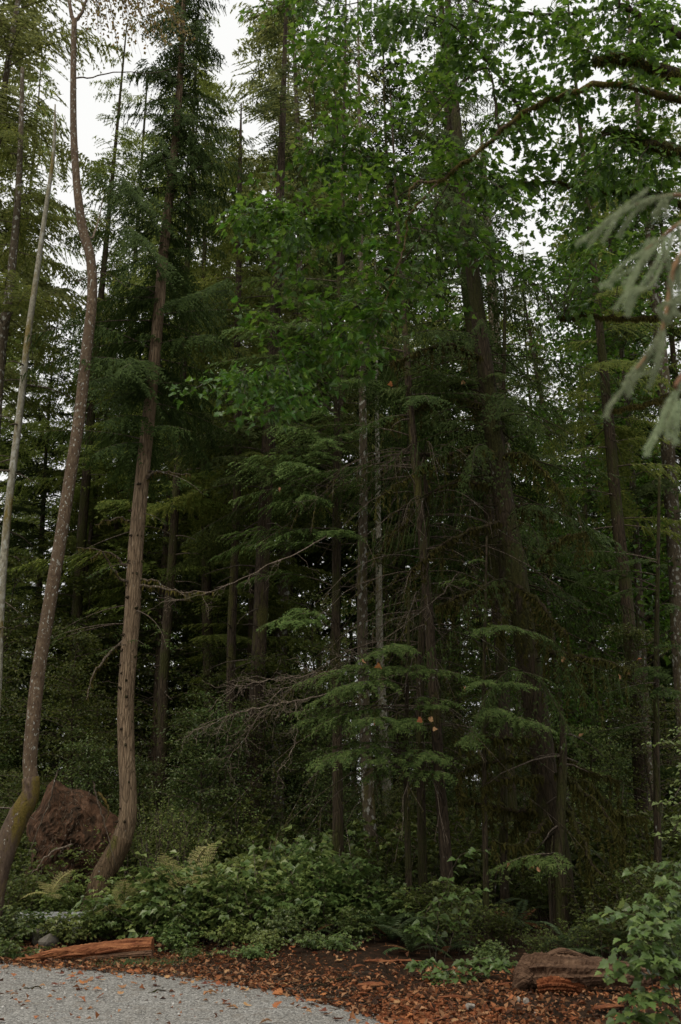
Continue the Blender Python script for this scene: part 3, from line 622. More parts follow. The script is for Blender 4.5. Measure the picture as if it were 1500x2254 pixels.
limbs4 = [([(1180, 1620), (1130, 1628), (1070, 1622), (1000, 1632)], .05), ([(1170, 1665), (1110, 1672), (1050, 1685), (1010, 1705), (1012, 1750)], .045), ([(1195, 1710), (1150, 1712), (1085, 1718), (1062, 1738)], .04), ([(1200, 1790), (1120, 1782), (1060, 1770), (1012, 1752)], .045), ([(1210, 1800), (1170, 1840), (1140, 1862), (1085, 1852)], .045),
           ([(1205, 1690), (1180, 1740), (1150, 1800), (1120, 1850)], .04), ([(1180, 1420), (1215, 1435), (1270, 1445), (1330, 1455), (1390, 1475)], .06), ([(1140, 1290), (1180, 1320), (1220, 1365), (1250, 1400)], .05), ([(1120, 1300), (1110, 1360), (1095, 1400)], .05), ([(1115, 1290), (1060, 1295), (1000, 1320), (960, 1340)], .05),
           ([(1225, 1700), (1290, 1745), (1330, 1790), (1380, 1860)], .05), ([(1235, 1760), (1280, 1840), (1310, 1910), (1360, 1950)], .045), ([(1232, 1700), (1300, 1730), (1360, 1790), (1420, 1800)], .04), ([(1200, 1600), (1240, 1660), (1300, 1700), (1370, 1720)], .045), ([(1180, 1240), (1230, 1190), (1290, 1170)], .04),
           ([(1090, 1000), (1040, 985), (970, 1010), (900, 1050), (830, 1100)], .06), ([(1080, 1070), (1010, 1060), (960, 1080), (880, 1160), (820, 1230)], .05), ([(1100, 1150), (1030, 1170), (960, 1210), (900, 1260)], .05), ([(1080, 900), (1010, 880), (940, 890), (850, 930)], .05), ([(1060, 790), (1000, 760), (930, 770), (860, 800)], .045),
           ([(1110, 1000), (1150, 1000), (1200, 1040), (1240, 1090)], .045), ([(1120, 1110), (1170, 1120), (1220, 1150)], .04)]
for i, (pts, rr) in enumerate(limbs4):
    sg = rng.choice([-1, -.6, .5]); P3 = [W(a, b, 15.5 + sg * .22 * j - (.25 if sg < 0 else -.1)) for j, (a, b) in enumerate(pts)]
    Cl, rl = limb(P3, rr * .8, .010, 20, rng, .015); mb = MB(); add_tubes(mb, Cl, rl, 7); lo = link('limb', mb.mesh('limb', M['bark_dark'], True), T)
    mm = MB(); moss_on(mm, Cl, rl + .006, rng, 420, (.03, .10))
    # long strands and hanging twigs
    for q_ in range(16):
        j = rng.integers(3, 20); L = rng.uniform(.2, .75) * (1.4 if i in (6, 7, 10, 11, 12, 13) else .7); s = np.linspace(0, 1, 7)[:, None]
        P = Cl[j] + np.array([rng.normal(0, .12), rng.normal(0, .12), -1]) * L * s + rng.normal(0, .015, (7, 3)) * s
        add_tubes(mb, P, np.full(7, .005), 3); moss_on(mm, P, np.full(7, .006), rng, 130, (.02, .08))
    link('moss', mm.mesh('moss', M['moss_dark']), lo, 'stuff')
mm = MB(); moss_on(mm, C[:60], r[:60], rng, 1100, (.02, .06)); link('moss', mm.mesh('moss', M['moss_dark']), T, 'stuff')
# thin mossy stem that stands in front of it
measured('sapling', 'thin moss sleeved stem leaning against the big mossy spruce', 'bark_dark', 15.1, [(1236, 1960), (1232, 1880), (1234, 1800), (1238, 1720), (1240, 1640), (1236, 1560)], [26, 24, 22, 20, 16, 8])

# --- near hemlocks with light green sprays around the centre
def spray_tree(label, x_px, base_py, Yd, sprays, leafm='hem_lit', h_py=700, wpx=18, seed=1, kw=None):
    rg = np.random.default_rng(seed)
    T = thing('hemlock_sapling', label, 'tree')
    C, r = poly_trunk([(x_px, base_py), (x_px - 5, (base_py + h_py) / 2), (x_px + 2, h_py)], Yd, [wpx, wpx * .7, wpx * .3], n=60)
    mt = MB(); add_tubes(mt, C, r, 10, ref=(1, 0, 0), ridge=.03, rng=rg); link('trunk', mt.mesh('trunk', M['bark_dark'], True), T)
    mw, mf = MB(), MB()
    for (tx, ty, dY, up) in sprays:
        tip = W(tx + rg.normal(0, 14), ty + rg.normal(0, 14), Yd + dY + rg.normal(0, .15)); up = up + rg.normal(0, .08)
        # branch base on the trunk, higher or lower by 'up'
        L = math.hypot(tip[0] - np.interp(tip[2], C[:, 2], C[:, 0]), tip[1] - Yd)
        z = tip[2] + up * L; c = np.array([np.interp(z, C[:, 2], C[:, 0]), Yd, z])
        hv = tip - c; L = math.hypot(hv[0], hv[1]); a = math.atan2(hv[1], hv[0])
        k = dict(sp2=.05, sp3=.04, eL=.08, eW=.024, w2=.5, droop2=.3, bare=.30, drop=.18, wood_r=.012, hang=.05, ang2=50)
        if kw: k.update(kw)
        sag = rg.uniform(.12, .5); k['w2'] = rg.uniform(.3, .6); k['drop'] = rg.uniform(.12, .45); k['droop2'] = rg.uniform(.15, .5); e = math.atan((hv[2] / max(L, .1)) + sag)
        branch_set(rg, C, r, [z], [L], [a], [e], sag, mw, mf, **k)
    link('branches', mw.mesh('branches', M['twig'], True), T, 'stuff'); link('crown', mf.mesh('crown', M[leafm]), T, 'stuff')
    return T, C
spr = [(470, 1040, -.8, .1), (510, 960, -1, .1), (495, 1100, -.6, .2), (560, 1010, -1.3, .1), (540, 890, -.4, .1), (600, 830, -.9, .1), (570, 760, -.6, .1), (620, 700, -.8, .1), (590, 940, -1.5, .2), (660, 780, -1.2, .1), (690, 880, -1.5, .1), (650, 1000, -1.6, .1), (560, 1130, -1, .2), (600, 1200, -1, .2), (640, 1090, -1.4, .1),
       (480, 1180, -.5, .2), (700, 980, -1.7, .1), (720, 720, -1.2, .1), (860, 740, -1, .1), (900, 880, -.8, .1), (620, 620, -.5, .1), (690, 640, -.9, .1), (540, 1380, -.9, .2), (590, 1400, -1.2, .1), (640, 1330, -1.4, .1), (700, 1180, -1.5, .1), (520, 1290, -.5, .1), (780, 820, -1.4, .1)]
spr += [(float(rng.uniform(455, 880)), float(rng.uniform(600, 1260)), float(rng.uniform(-1.6, -.2)), float(rng.uniform(.02, .2))) for _ in range(40)]
spray_tree('young hemlock with feathery green sprays reaching left in the centre', 745, 1880, 17, spr, seed=3, h_py=560, wpx=26)
spr = [(840, 1440, -1.2, .1), (700, 1480, -1.0, .05), (640, 1520, -.6, .05), (760, 1520, -1.4, .1), (880, 1500, -1.2, .1), (720, 1600, -1.3, .15), (790, 1640, -1.4, .15), (700, 1640, -1.0, .15), (910, 1600, -1.2, .1), (860, 1690, -1.5, .15), (960, 1670, -1.4, .1), (930, 1720, -1.6, .15), (820, 1570, -1.7, .1), (1000, 1560, -1.0, .1), (640, 1620, -.6, .15), (590, 1570, -.3, .1), (780, 1460, -1, .1), (680, 1560, -1.1, .1)]
spr += [(float(rng.uniform(660, 1010)), float(rng.uniform(1430, 1720)), float(rng.uniform(-1.5, -.5)), float(rng.uniform(.02, .2))) for _ in range(10)]
spray_tree('small hemlock in front with layered fan sprays catching fallen leaves', 900, 1960, 15.4, spr, seed=4, h_py=1300, wpx=16)
spr = [(1060, 1400, -.9, .1), (1190, 1410, -.9, .1), (1120, 1390, -1.2, .1), (1040, 1530, -1.1, .1), (1150, 1530, -1.2, .1), (1210, 1590, -1.1, .1), (1090, 1580, -1.4, .1), (1010, 1650, -1, .1), (1060, 1470, -.7, .1), (1220, 1500, -.8, .1), (1060, 1230, -.6, .1), (980, 1260, -.5, .1), (1150, 1620, -1.3, .1)]
spray_tree('young hemlock whose fans of needles cross the mossy spruce trunk', 1070, 1950, 15.0, spr, seed=5, h_py=1180, wpx=14)
spr = [(820, 880, -.9, .1), (900, 810, -1, .1), (840, 820, -1.2, .1), (960, 830, -1, .1), (1060, 830, -1, .05), (1010, 870, -1.2, .1), (1100, 860, -.9, .1), (1170, 850, -.9, .1), (1230, 870, -.7, .1), (1200, 800, -.5, .1), (1150, 940, -1.1, .1), (1250, 930, -.7, .1), (1080, 930, -1.3, .1), (1290, 960, -.6, .1), (930, 920, -1.0, .1), (1200, 960, -1.1, .1), (1230, 1010, -.9, .1), (1180, 760, -.2, .1)]
spray_tree('hemlock with upturned bright sprays high in front of the spruce', 1110, 1900, 16.4, spr, seed=6, h_py=640, wpx=20)
spr = [(1500, 1440, -.7, .1), (1440, 1455, -.8, .1), (1370, 1510, -.9, .1), (1400, 1480, -1.1, .1), (1470, 1520, -.9, .1), (1350, 1620, -.6, .1), (1290, 1610, -.4, .1), (1300, 1250, -.5, .1), (1380, 1230, -.7, .1), (1250, 1280, -.4, .1), (1450, 1270, -.6, .1), (1490, 1340, -.6, .1), (1210, 1240, -.3, .1), (1330, 1330, -.6, .1)]
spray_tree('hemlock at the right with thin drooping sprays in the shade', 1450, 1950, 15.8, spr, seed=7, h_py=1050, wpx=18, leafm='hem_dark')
spr = [(1130, 1895, -.6, .05), (1190, 1920, -.7, .1), (1225, 1925, -.8, .1), (1160, 1880, -.9, .1), (1240, 1890, -.5, .1), (1100, 1910, -.5, .1)]
spray_tree('little hemlock sprig with two leaf laden sprays low by the spruce foot', 1215, 2040, 14.2, spr, seed=8, h_py=1840, wpx=8)

# --- dead twiggy boughs in the centre
def dead_bough(label, pts, Yd, r0, nt_, seed, tl=.5, mk='twig_pale', spread=.5):
    rg = np.random.default_rng(seed); P3 = [W(a, b, Yd - .15 * i) for i, (a, b) in enumerate(pts)]
    Cl, rl = limb(P3, r0, .003, 24, rg, .012); mb = MB(); add_tubes(mb, Cl, rl, 5)
    T = thing('dead_bough', label, 'branch', group=None); link('stem', mb.mesh('stem', M[mk], True), T)
    mb = MB()
    for q_ in range(int(nt_ * .65)):
        j = rg.integers(4, 24); dd = unit(Cl[-1] - Cl[0]) * rg.uniform(.4, 1) + rg.normal(0, spread, 3) + [0, 0, -.15]; L = rg.uniform(min(.15, tl * .4), tl); s = np.linspace(0, 1, 6)[:, None]
        P = Cl[j] + unit(dd) * L * s + rg.normal(0, .03, (6, 3)) * s - np.array([0, 0, .2]) * L * s ** 2
        add_tubes(mb, P, .0036 * (1 - .6 * s[:, 0]), 3)
        for q2 in range(3):
            jj = rg.integers(1, 6); P2 = P[jj] + unit(dd + rg.normal(0, .7, 3)) * L * .45 * np.linspace(0, 1, 4)[:, None] + rg.normal(0, .01, (4, 3)); add_tubes(mb, P2, np.linspace(.003, .0015, 4), 3)
    link('twigs', mb.mesh('twigs', M[mk], True), T, 'stuff')
dead_bough('long bare pale bough arching from the centre to the left above eye level', [(720, 1180), (660, 1215), (590, 1245), (520, 1280), (440, 1310), (390, 1320)], 15.8, .012, 26, 1, .45)
dead_bough('bare grey twiggy bough spreading left below the fan sprays', [(760, 1520), (690, 1535), (620, 1550), (560, 1560), (500, 1580), (430, 1605)], 15.2, .014, 60, 2, .6, spread=.35)
dead_bough('tangle of dead brown twigs drooping beside the second hemlock', [(740, 1470), (680, 1500), (620, 1520), (570, 1580), (530, 1640), (495, 1680)], 15.6, .013, 60, 3, .6, 'twig')
dead_bough('thin dead bough curving down over the shrubs', [(650, 1540), (655, 1600), (640, 1660), (610, 1700)], 15.1, .009, 14, 4, .3)
dead_bough('bare curved bough crossing the shadow left of the mossy spruce', [(1010, 1260), (970, 1310), (920, 1350), (860, 1400), (790, 1440), (750, 1445)], 15.4, .012, 36, 5, .5, 'twig')
dead_bough('thin pale dead stick standing in the ferns', [(575, 1990), (562, 1910), (556, 1850)], 15.0, .007, 4, 6, .1)
dead_bough('bare brown twigs reaching left from the second hemlock', [(790, 1470), (720, 1480), (650, 1490), (580, 1500), (520, 1510)], 15.9, .012, 50, 9, .6, spread=.4)

# shaggy mossy twigs hanging in the shade, centre right
Tq = thing('dead_hemlock', 'shaggy dead hemlock full of fine brown drooping twigs in deep shade', 'tree')
C, r = poly_trunk([(930, 1880), (925, 1500), (940, 1200), (935, 1000)], 16.0, [20, 18, 14, 8], n=40)
mb = MB(); add_tubes(mb, C, r, 10, ref=(1, 0, 0)); link('trunk', mb.mesh('trunk', M['bark_dark'], True), Tq)
mb, mm = MB(), MB()
for i in range(120):
    z = rng.uniform(2.5, 9.3); a = rng.random() * 2 * pi; L = rng.uniform(.9, 2.7); j = np.argmin(abs(C[:, 2] - z)); s = np.linspace(0, 1, 9)[:, None]
    P = C[j] + np.array([cos(a), sin(a), 0]) * L * s + np.array([0, 0, 1.]) * L * (.1 * s - .55 * s * s) + rng.normal(0, .02, (9, 3)) * s; add_tubes(mb, P, .012 * (1 - .8 * s[:, 0]), 4)
    for q_ in range(9):
        jj = rng.integers(2, 9); l = rng.uniform(.2, .6); s6 = np.linspace(0, 1, 5)[:, None]; P2 = P[jj] + (np.array([cos(a), sin(a), 0]) * .4 + rng.normal(0, .3, 3) + [0, 0, -.7]) * l * s6; add_tubes(mb, P2, np.full(5, .0035), 3)
        if rng.random() < .5: moss_on(mm, P2, np.full(5, .004), rng, 60, (.02, .06))
link('branches', mb.mesh('branches', M['twig'], True), Tq, 'stuff'); link('moss', mm.mesh('moss', M['moss_dark']), Tq, 'stuff')

# ------------------------------------------------------------------ background conifers
protos = []
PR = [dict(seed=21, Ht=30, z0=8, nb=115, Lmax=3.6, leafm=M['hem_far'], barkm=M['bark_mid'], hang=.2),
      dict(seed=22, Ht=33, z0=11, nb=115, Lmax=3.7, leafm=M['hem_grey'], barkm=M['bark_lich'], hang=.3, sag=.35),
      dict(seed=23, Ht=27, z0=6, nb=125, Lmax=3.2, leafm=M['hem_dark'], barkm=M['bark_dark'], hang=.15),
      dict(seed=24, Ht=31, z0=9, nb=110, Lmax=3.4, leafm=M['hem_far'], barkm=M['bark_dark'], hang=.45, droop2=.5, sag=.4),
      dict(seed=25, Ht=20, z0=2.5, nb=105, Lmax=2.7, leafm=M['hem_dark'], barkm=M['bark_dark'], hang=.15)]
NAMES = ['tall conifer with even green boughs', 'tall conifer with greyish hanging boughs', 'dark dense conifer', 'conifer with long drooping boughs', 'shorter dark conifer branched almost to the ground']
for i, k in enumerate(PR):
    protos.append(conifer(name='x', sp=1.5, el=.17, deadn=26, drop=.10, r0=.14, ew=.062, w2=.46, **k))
def bgtree(i, x, y, label, group=None, sc=1.0, rz=None):
    o = thing('conifer_tree', label, 'tree', (x, y, H(x, y) - .1), rnd.random() * 6.28 if rz is None else rz, group); place_parts(o, protos[i]); o.scale = (sc, sc, sc); return o
# measured ones: (px of crown/trunk at py, Y, proto, scale)
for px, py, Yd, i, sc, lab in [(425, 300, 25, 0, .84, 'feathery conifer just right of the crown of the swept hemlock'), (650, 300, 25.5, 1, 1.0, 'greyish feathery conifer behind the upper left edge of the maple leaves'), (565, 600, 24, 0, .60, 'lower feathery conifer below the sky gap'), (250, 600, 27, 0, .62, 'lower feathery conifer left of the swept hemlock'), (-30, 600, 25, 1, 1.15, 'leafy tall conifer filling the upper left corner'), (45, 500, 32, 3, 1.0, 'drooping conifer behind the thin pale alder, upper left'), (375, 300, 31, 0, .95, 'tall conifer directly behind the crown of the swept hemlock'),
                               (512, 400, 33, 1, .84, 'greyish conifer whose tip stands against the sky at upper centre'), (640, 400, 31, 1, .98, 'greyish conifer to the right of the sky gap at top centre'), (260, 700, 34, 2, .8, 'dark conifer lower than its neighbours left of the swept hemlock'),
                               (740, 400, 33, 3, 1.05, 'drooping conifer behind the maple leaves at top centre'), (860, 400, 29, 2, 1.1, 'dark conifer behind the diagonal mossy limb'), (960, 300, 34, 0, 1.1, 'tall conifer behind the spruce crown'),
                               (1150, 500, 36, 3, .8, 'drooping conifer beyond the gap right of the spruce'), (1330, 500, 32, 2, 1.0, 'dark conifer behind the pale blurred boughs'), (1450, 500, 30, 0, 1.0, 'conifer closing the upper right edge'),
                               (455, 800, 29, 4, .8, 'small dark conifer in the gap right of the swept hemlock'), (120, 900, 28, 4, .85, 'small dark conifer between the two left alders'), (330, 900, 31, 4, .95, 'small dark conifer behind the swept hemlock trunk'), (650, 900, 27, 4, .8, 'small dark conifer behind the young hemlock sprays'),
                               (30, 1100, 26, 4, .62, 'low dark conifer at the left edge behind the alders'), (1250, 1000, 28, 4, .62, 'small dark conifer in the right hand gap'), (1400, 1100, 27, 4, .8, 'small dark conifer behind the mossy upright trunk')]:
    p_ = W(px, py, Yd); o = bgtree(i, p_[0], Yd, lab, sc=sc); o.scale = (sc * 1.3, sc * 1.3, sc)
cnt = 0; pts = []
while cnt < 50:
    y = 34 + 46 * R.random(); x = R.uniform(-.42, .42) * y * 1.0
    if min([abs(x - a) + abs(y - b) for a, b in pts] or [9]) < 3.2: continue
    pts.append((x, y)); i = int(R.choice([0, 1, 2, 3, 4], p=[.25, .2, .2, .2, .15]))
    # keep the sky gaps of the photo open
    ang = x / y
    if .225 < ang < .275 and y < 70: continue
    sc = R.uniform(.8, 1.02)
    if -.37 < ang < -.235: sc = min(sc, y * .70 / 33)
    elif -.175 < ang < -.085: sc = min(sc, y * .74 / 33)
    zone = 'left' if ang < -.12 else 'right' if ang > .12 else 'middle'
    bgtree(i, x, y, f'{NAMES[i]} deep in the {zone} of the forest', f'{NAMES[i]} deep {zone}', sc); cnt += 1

# slim deciduous trees further in (vine maple and alder foliage)
def decid(seed, Ht, nclump, spread, z0, lm, barkm, lsz=.10, nl=60, r0=.07):
    rg = np.random.default_rng(seed); z = np.linspace(-.2, Ht, 20)
    tr = np.stack([.3 * np.sin(z * .3 + seed), .25 * np.cos(z * .26), z], 1); rad = r0 * (1 - .85 * z / Ht)
    mt = MB(); add_tubes(mt, tr, rad, 9, ref=(1, 0, 0), ridge=.03, rng=rg); mw, mf = MB(), MB()
    for i in range(nclump):
        zz_ = z0 + (Ht - z0) * rg.random(); a = rg.random() * 2 * pi; L = spread * rg.uniform(.4, 1.1) * (1.15 - .7 * (zz_ - z0) / (Ht - z0)); b0 = np.array([np.interp(zz_, z, tr[:, 0]), np.interp(zz_, z, tr[:, 1]), zz_])
        s = np.linspace(0, 1, 8)[:, None]; P = b0 + np.array([cos(a), sin(a), 0]) * L * s + np.array([0, 0, 1.]) * L * (.5 * s - .35 * s * s) + rg.normal(0, .05, (8, 3)) * s
        add_tubes(mw, P, .016 * (1 - .8 * s[:, 0]), 4, cap=False)
        k = nl; u = (.25 + .75 * rg.random(k)) * 6.99; i_ = u.astype(int); wd = .16 * L + .1
        b = P[i_] + rg.normal(0, 1, (k, 3)) * [wd, wd, wd * .28]
        leaves(mf, b, rg.normal(0, 1, (k, 3)) * [1, 1, .4] + [cos(a), sin(a), -.5], np.tile([0, 0, 1.], (k, 1)) + rg.normal(0, .35, (k, 3)), rg.uniform(.6, 1.2, k) * lsz, rg.uniform(.5, .9, k) * lsz)
    return dict(trunk=mt.mesh('trunk', barkm, True), wood=mw.mesh('branches', M['twig'], True), crown=mf.mesh('foliage', lm))
DP = [decid(31, 9, 90, 2.4, 1.0, M['shrub_dk'], M['bark_dark'], .11, 60), decid(32, 15, 120, 2.6, 4, M['maple'], M['bark_lich'], .13, 60, .11), decid(33, 6, 80, 2.2, .4, M['shrub'], M['bark_dark'], .10, 60), decid(34, 5, 70, 1.9, .3, M['shrub_lt'], M['bark_dark'], .09, 55)]
def dtree(i, x, y, label, group=None, sc=1.0, name='understory_tree'):
    o = thing(name, label, 'tree', (x, y, H(x, y) - .1), R.random() * 6.28, group); d = DP[i]; link('trunk', d['trunk'], o)
    a = link('branches', d['wood'], o); b = link('foliage', d['crown'], o); a['kind'] = b['kind'] = 'stuff'; o.scale = (sc, sc, sc)
for px, Yd, i, sc, lab in [(1215, 24, 1, .8, 'leafy maple reaching up through the gap right of the spruce'), (1330, 27, 1, 1.3, 'tall leafy maple behind the pale blurred boughs'), (1130, 29, 1, 1.2, 'leafy maple showing between the spruce trunks'), (1420, 23, 1, 1.25, 'dark leaved maple near the right edge'), (900, 30, 1, 1.1, 'leafy maple behind the narrow forward trunk'), (430, 33, 1, .8, 'yellowish green maple deep behind the swept hemlock'),
                           (410, 28, 0, 1.0, 'bright leafed understory tree right of the swept hemlock'), (150, 26, 0, .85, 'understory tree filling the gap between the left trunks'), (20, 24, 0, .9, 'understory tree at the left edge'), (860, 27, 0, .9, 'understory tree behind the white patched trunk'), (1330, 25, 0, .8, 'understory tree in the right hand gap'), (420, 27, 3, .95, 'pale green understory tree just right of the swept hemlock'), (530, 29, 2, 1.1, 'mid green understory tree behind the two middle hemlocks'), (640, 30, 3, 1.2, 'pale green understory tree behind the dead boughs')]:
    p_ = W(px, 1500, Yd); dtree(i, p_[0], Yd, lab, None, sc)
cnt = 0
while cnt < 120:
    y = 19.5 + 36 * R.random() ** 1.5; x = R.uniform(-.40, .40) * y; i = int(R.choice([0, 2, 3], p=[.4, .38, .22]))
    zone = 'left' if x / y < -.12 else 'right' if x / y > .12 else 'middle'
    nm = {0: 'deep green vine maple clump', 2: 'mid green vine maple clump', 3: 'pale green low maple clump'}[i]
    dtree(i, x, y, f'{nm} under the conifers in the {zone} distance', f'{nm}s, {zone}', R.uniform(.6, 1.0) * (.75 if y < 24 else 1)); cnt += 1

R2 = np.random.default_rng(99)
cnt = 0
while cnt < 70:
    y = R2.uniform(46, 84); x = R2.uniform(-.42, .42) * y; zone = 'left' if x / y < -.12 else 'right' if x / y > .12 else 'middle'
    if cnt % 5 < 3:
        i = int(R2.choice([0, 2, 3])); nm = {0: 'deep green vine maple clump', 2: 'mid green vine maple clump', 3: 'pale green low maple clump'}[i]
        dtree(i, x, y, f'{nm} farthest back in the {zone} of the forest', f'far {nm}s, {zone}', R2.uniform(1.1, 1.7))
    else: bgtree(4, x, y, f'young dark conifer farthest back in the {zone} of the forest', f'far young conifers, {zone}', R2.uniform(.5, .75), R2.random() * 6.28)
    cnt += 1
# ------------------------------------------------------------------ shrubs
def shrub(seed, h, rad, nstem, nl, lm, lsz, tri=True, arch=.4):
    """arching stems, leaves in threes"""
    rg = np.random.default_rng(seed); mw, mf = MB(), MB()
    for i in range(nstem):
        a = rg.random() * 2 * pi; rr = rad * rg.uniform(.15, 1) ; hh = h * rg.uniform(.55, 1.05) * (1 - .35 * rr / rad); b0 = np.array([rg.normal(0, rad * .22), rg.normal(0, rad * .22), -.08])
        s = np.linspace(0, 1, 9)[:, None]; P = b0 + np.array([cos(a), sin(a), 0]) * rr * s ** 1.4 + np.array([0, 0, 1.]) * hh * (s * (1 + arch) - arch * s * s) + rg.normal(0, .025, (9, 3)) * s
        add_tubes(mw, P, .006 * (1 - .7 * s[:, 0]) + .0015, 4, cap=False)
        k = nl; u = (.2 + .8 * rg.random(k) ** .8) * 7.99; i_ = u.astype(int); f = (u - i_)[:, None]
        c = P[i_] * (1 - f) + P[np.minimum(i_ + 1, 8)] * f; la = rg.random(k) * 2 * pi; out = np.stack([np.cos(la), np.sin(la), rg.uniform(-.2, .5, k)], 1)
        pl = rg.uniform(.5, 2.2, k)[:, None] * lsz; tip = c + out * pl
        nn = np.tile([0, 0, 1.], (k, 1)) * 1.0 + out * .5 + rg.normal(0, .25, (k, 3)) + [0, -.25, 0]
        sz = lsz * rg.uniform(.65, 1.25, k)
        sd = unit(np.cross(nn, out))
        for w_ in ((0, 1, -1) if tri else (0,)):
            d = out * .9 + sd * w_ * 1.1 + np.array([0, 0, -.45])
            leaves(mf, tip, d, nn + rg.normal(0, .15, (k, 3)), sz * (1 if w_ == 0 else .82), sz * .66, .15)
    return dict(stems=mw.mesh('stems', M['twig'], True), foliage=mf.mesh('foliage', lm))
SPX = shrub(46, 1.5, .75, 9, 30, M['shrub_lt'], .10)
SP = [shrub(41, 1.2, .95, 34, 22, M['shrub'], .115), shrub(42, .95, .9, 30, 22, M['shrub_lt'], .12), shrub(43, 1.6, 1.1, 40, 28, M['shrub_dk'], .075), shrub(44, 1.9, .9, 30, 60, M['shrub_lt'], .04, False), shrub(45, .45, .7, 30, 16, M['shrub'], .075), SPX]
def bush(i, x, y, label, group=None, sc=1.0, z=None):
    o = thing('shrub', label, 'shrub', (x, y, H(x, y) if z is None else z), R.random() * 6.28, group); link('stems', SP[i]['stems'], o, 'stuff'); link('foliage', SP[i]['foliage'], o, 'stuff')
    o.scale = (sc * R.uniform(.9, 1.1), sc * R.uniform(.9, 1.1), sc); return o
def at(px, Yd): return float(W(px, 1900, Yd)[0])
# front bank of shrubs, top line from the photograph: (px, Y, proto, scale)
FR = [(20, 15.2, 0, .42, 'low shrub at the left edge over the gravel'), (75, 15.7, 0, .34, 'shrub growing against the concrete barrier'), (150, 15.4, 1, .42, 'pale shrub behind the red rotten log, left'), (225, 15.7, 0, .60, 'shrub behind the middle of the rotten log'), (300, 15.8, 1, .72, 'pale shrub behind the cut end of the log'),
      (370, 15.5, 0, .8, 'shrub right of the rotten log'), (440, 15.9, 0, .95, 'rounded shrub below the bracken'), (500, 15.0, 0, .75, 'broad leafed shrub at the edge of the litter'), (550, 15.9, 1, .95, 'tall pale shrub at the middle of the bank'), (610, 15.2, 0, .8, 'trailing shrub spilling onto the leaf litter'),
      (660, 16.2, 0, 1.15, 'dense shrub right of the tall pale one'), (720, 15.3, 0, .75, 'shrub left of the sword ferns'), (770, 16.4, 0, 1.05, 'shrub in front of the white patched trunk'), (840, 16.6, 2, .85, 'dark shrub behind the sword ferns'), (460, 17.2, 1, 1.0, 'large pale shrub standing up behind the bracken'),
      (395, 17.4, 3, 1.15, 'small leaved huckleberry bush beside the swept trunk'), (340, 17.9, 3, 1.2, 'small leaved huckleberry bush right against the swept trunk'), (580, 17.6, 1, 1.0, 'pale shrub mound at the foot of the second hemlock'), (700, 17.7, 0, 1.15, 'shrub mound left of the white patched trunk'),
      (60, 17.2, 2, .8, 'dark shrub at the foot of the reddish alder'), (150, 17.6, 0, .7, 'shrub sprouting below the torn root plate'), (120, 21.5, 2, 1.6, 'tall dark shrub behind the torn root plate'), (910, 17.6, 2, 1.05, 'dark shrub behind the narrow forward trunk'), (1040, 17.8, 2, 1.0, 'dark shrub left of the big spruce'), (1330, 17.5, 2, 1.0, 'dark shrub right of the big spruce'),
      (1440, 18, 2, 1.2, 'dark shrub at the right edge'), (1140, 18.6, 2, 1.0, 'dark shrub behind the big spruce')]
for px, Yd, i, sc, lab in FR: bush(i, at(px, Yd), Yd, lab, None, sc * 1.1 * R.uniform(.85, 1.25))
for px, Yd, sc, lab in [(560, 13.6, .5, 'little clump of leaves at the litter edge'), (690, 13.9, .55, 'little leafy clump left of the ferns'), (20, 14.5, .8, 'low weeds beside the grey stones'), (430, 14.0, .45, 'little sprout right of the cut log end'), (745, 13.6, .6, 'low sprawling leaves in front of the ferns')]: bush(4, at(px, Yd), Yd, lab, None, sc)
for px, Yd, i, sc, lab in [(480, 15.4, 5, .8, 'loose leggy shrub leaning out of the bank, left of middle'), (530, 16.2, 5, 1.05, 'tall leggy shrub behind the pale shrubs'), (640, 15.3, 5, .7, 'leggy shrub in front of the dense mound'), (700, 16.3, 5, 1.0, 'leggy shrub near the two trunks at the middle'), (310, 16.4, 5, .75, 'leggy shrub at the right of the swept trunk foot'), (130, 16.9, 5, .7, 'leggy shrub in front of the root plate'), (205, 17.2, 5, .8, 'leggy shrub at the left of the swept trunk foot'), (50, 17.0, 5, .7, 'leggy shrub behind the reddish alder butt'), (890, 15.2, 5, .7, 'leggy shrub sticking up through the ferns'), (1030, 15.4, 5, .75, 'leggy shrub in the shade left of the spruce'),
      (960, 15.0, 2, .6, 'dark shrub between the sword ferns and the forward trunk'), (1010, 14.3, 2, .5, 'dark leafy shrub left of the low hemlock sprig'), (1100, 14.4, 2, .42, 'low dark shrub behind the trailing vine'), (1180, 13.4, 2, .3, 'low dark shrub directly behind the thick stump'), (1290, 13.6, 2, .4, 'dark shrub behind the right half of the stump'), (1360, 13.2, 2, .55, 'dark shrub between the stump and the big bush'), (1430, 14.2, 2, .8, 'tall dark shrub behind the lower right bush'), (1500, 13.6, 2, .9, 'dark shrub cut by the right edge'),
      (1320, 15.0, 2, .7, 'shadowy shrub right of the spruce foot'), (1180, 16.8, 2, .7, 'shadowy shrub just left of the spruce foot'), (1400, 16.2, 2, .95, 'shadowy shrub under the drooping mossy limbs'), (1070, 13.2, 0, .3, 'small green shrub above the trailing vine'), (1480, 12.0, 0, .6, 'green shrub behind the lower right bush'),
      (640, 14.4, 0, .45, 'small shrub hanging over the leaf litter'), (520, 14.5, 1, .42, 'small pale shrub hanging over the litter'), (400, 14.6, 0, .42, 'small shrub beside the cut end of the log'), (780, 14.2, 0, .42, 'small shrub in front of the sword ferns'), (590, 14.0, 1, .3, 'tiny pale shrub nearest the gravel'), (840, 15.4, 0, .75, 'green shrub left behind the sword ferns')]: bush(i, at(px, Yd), Yd, lab, None, sc)
cnt = 0
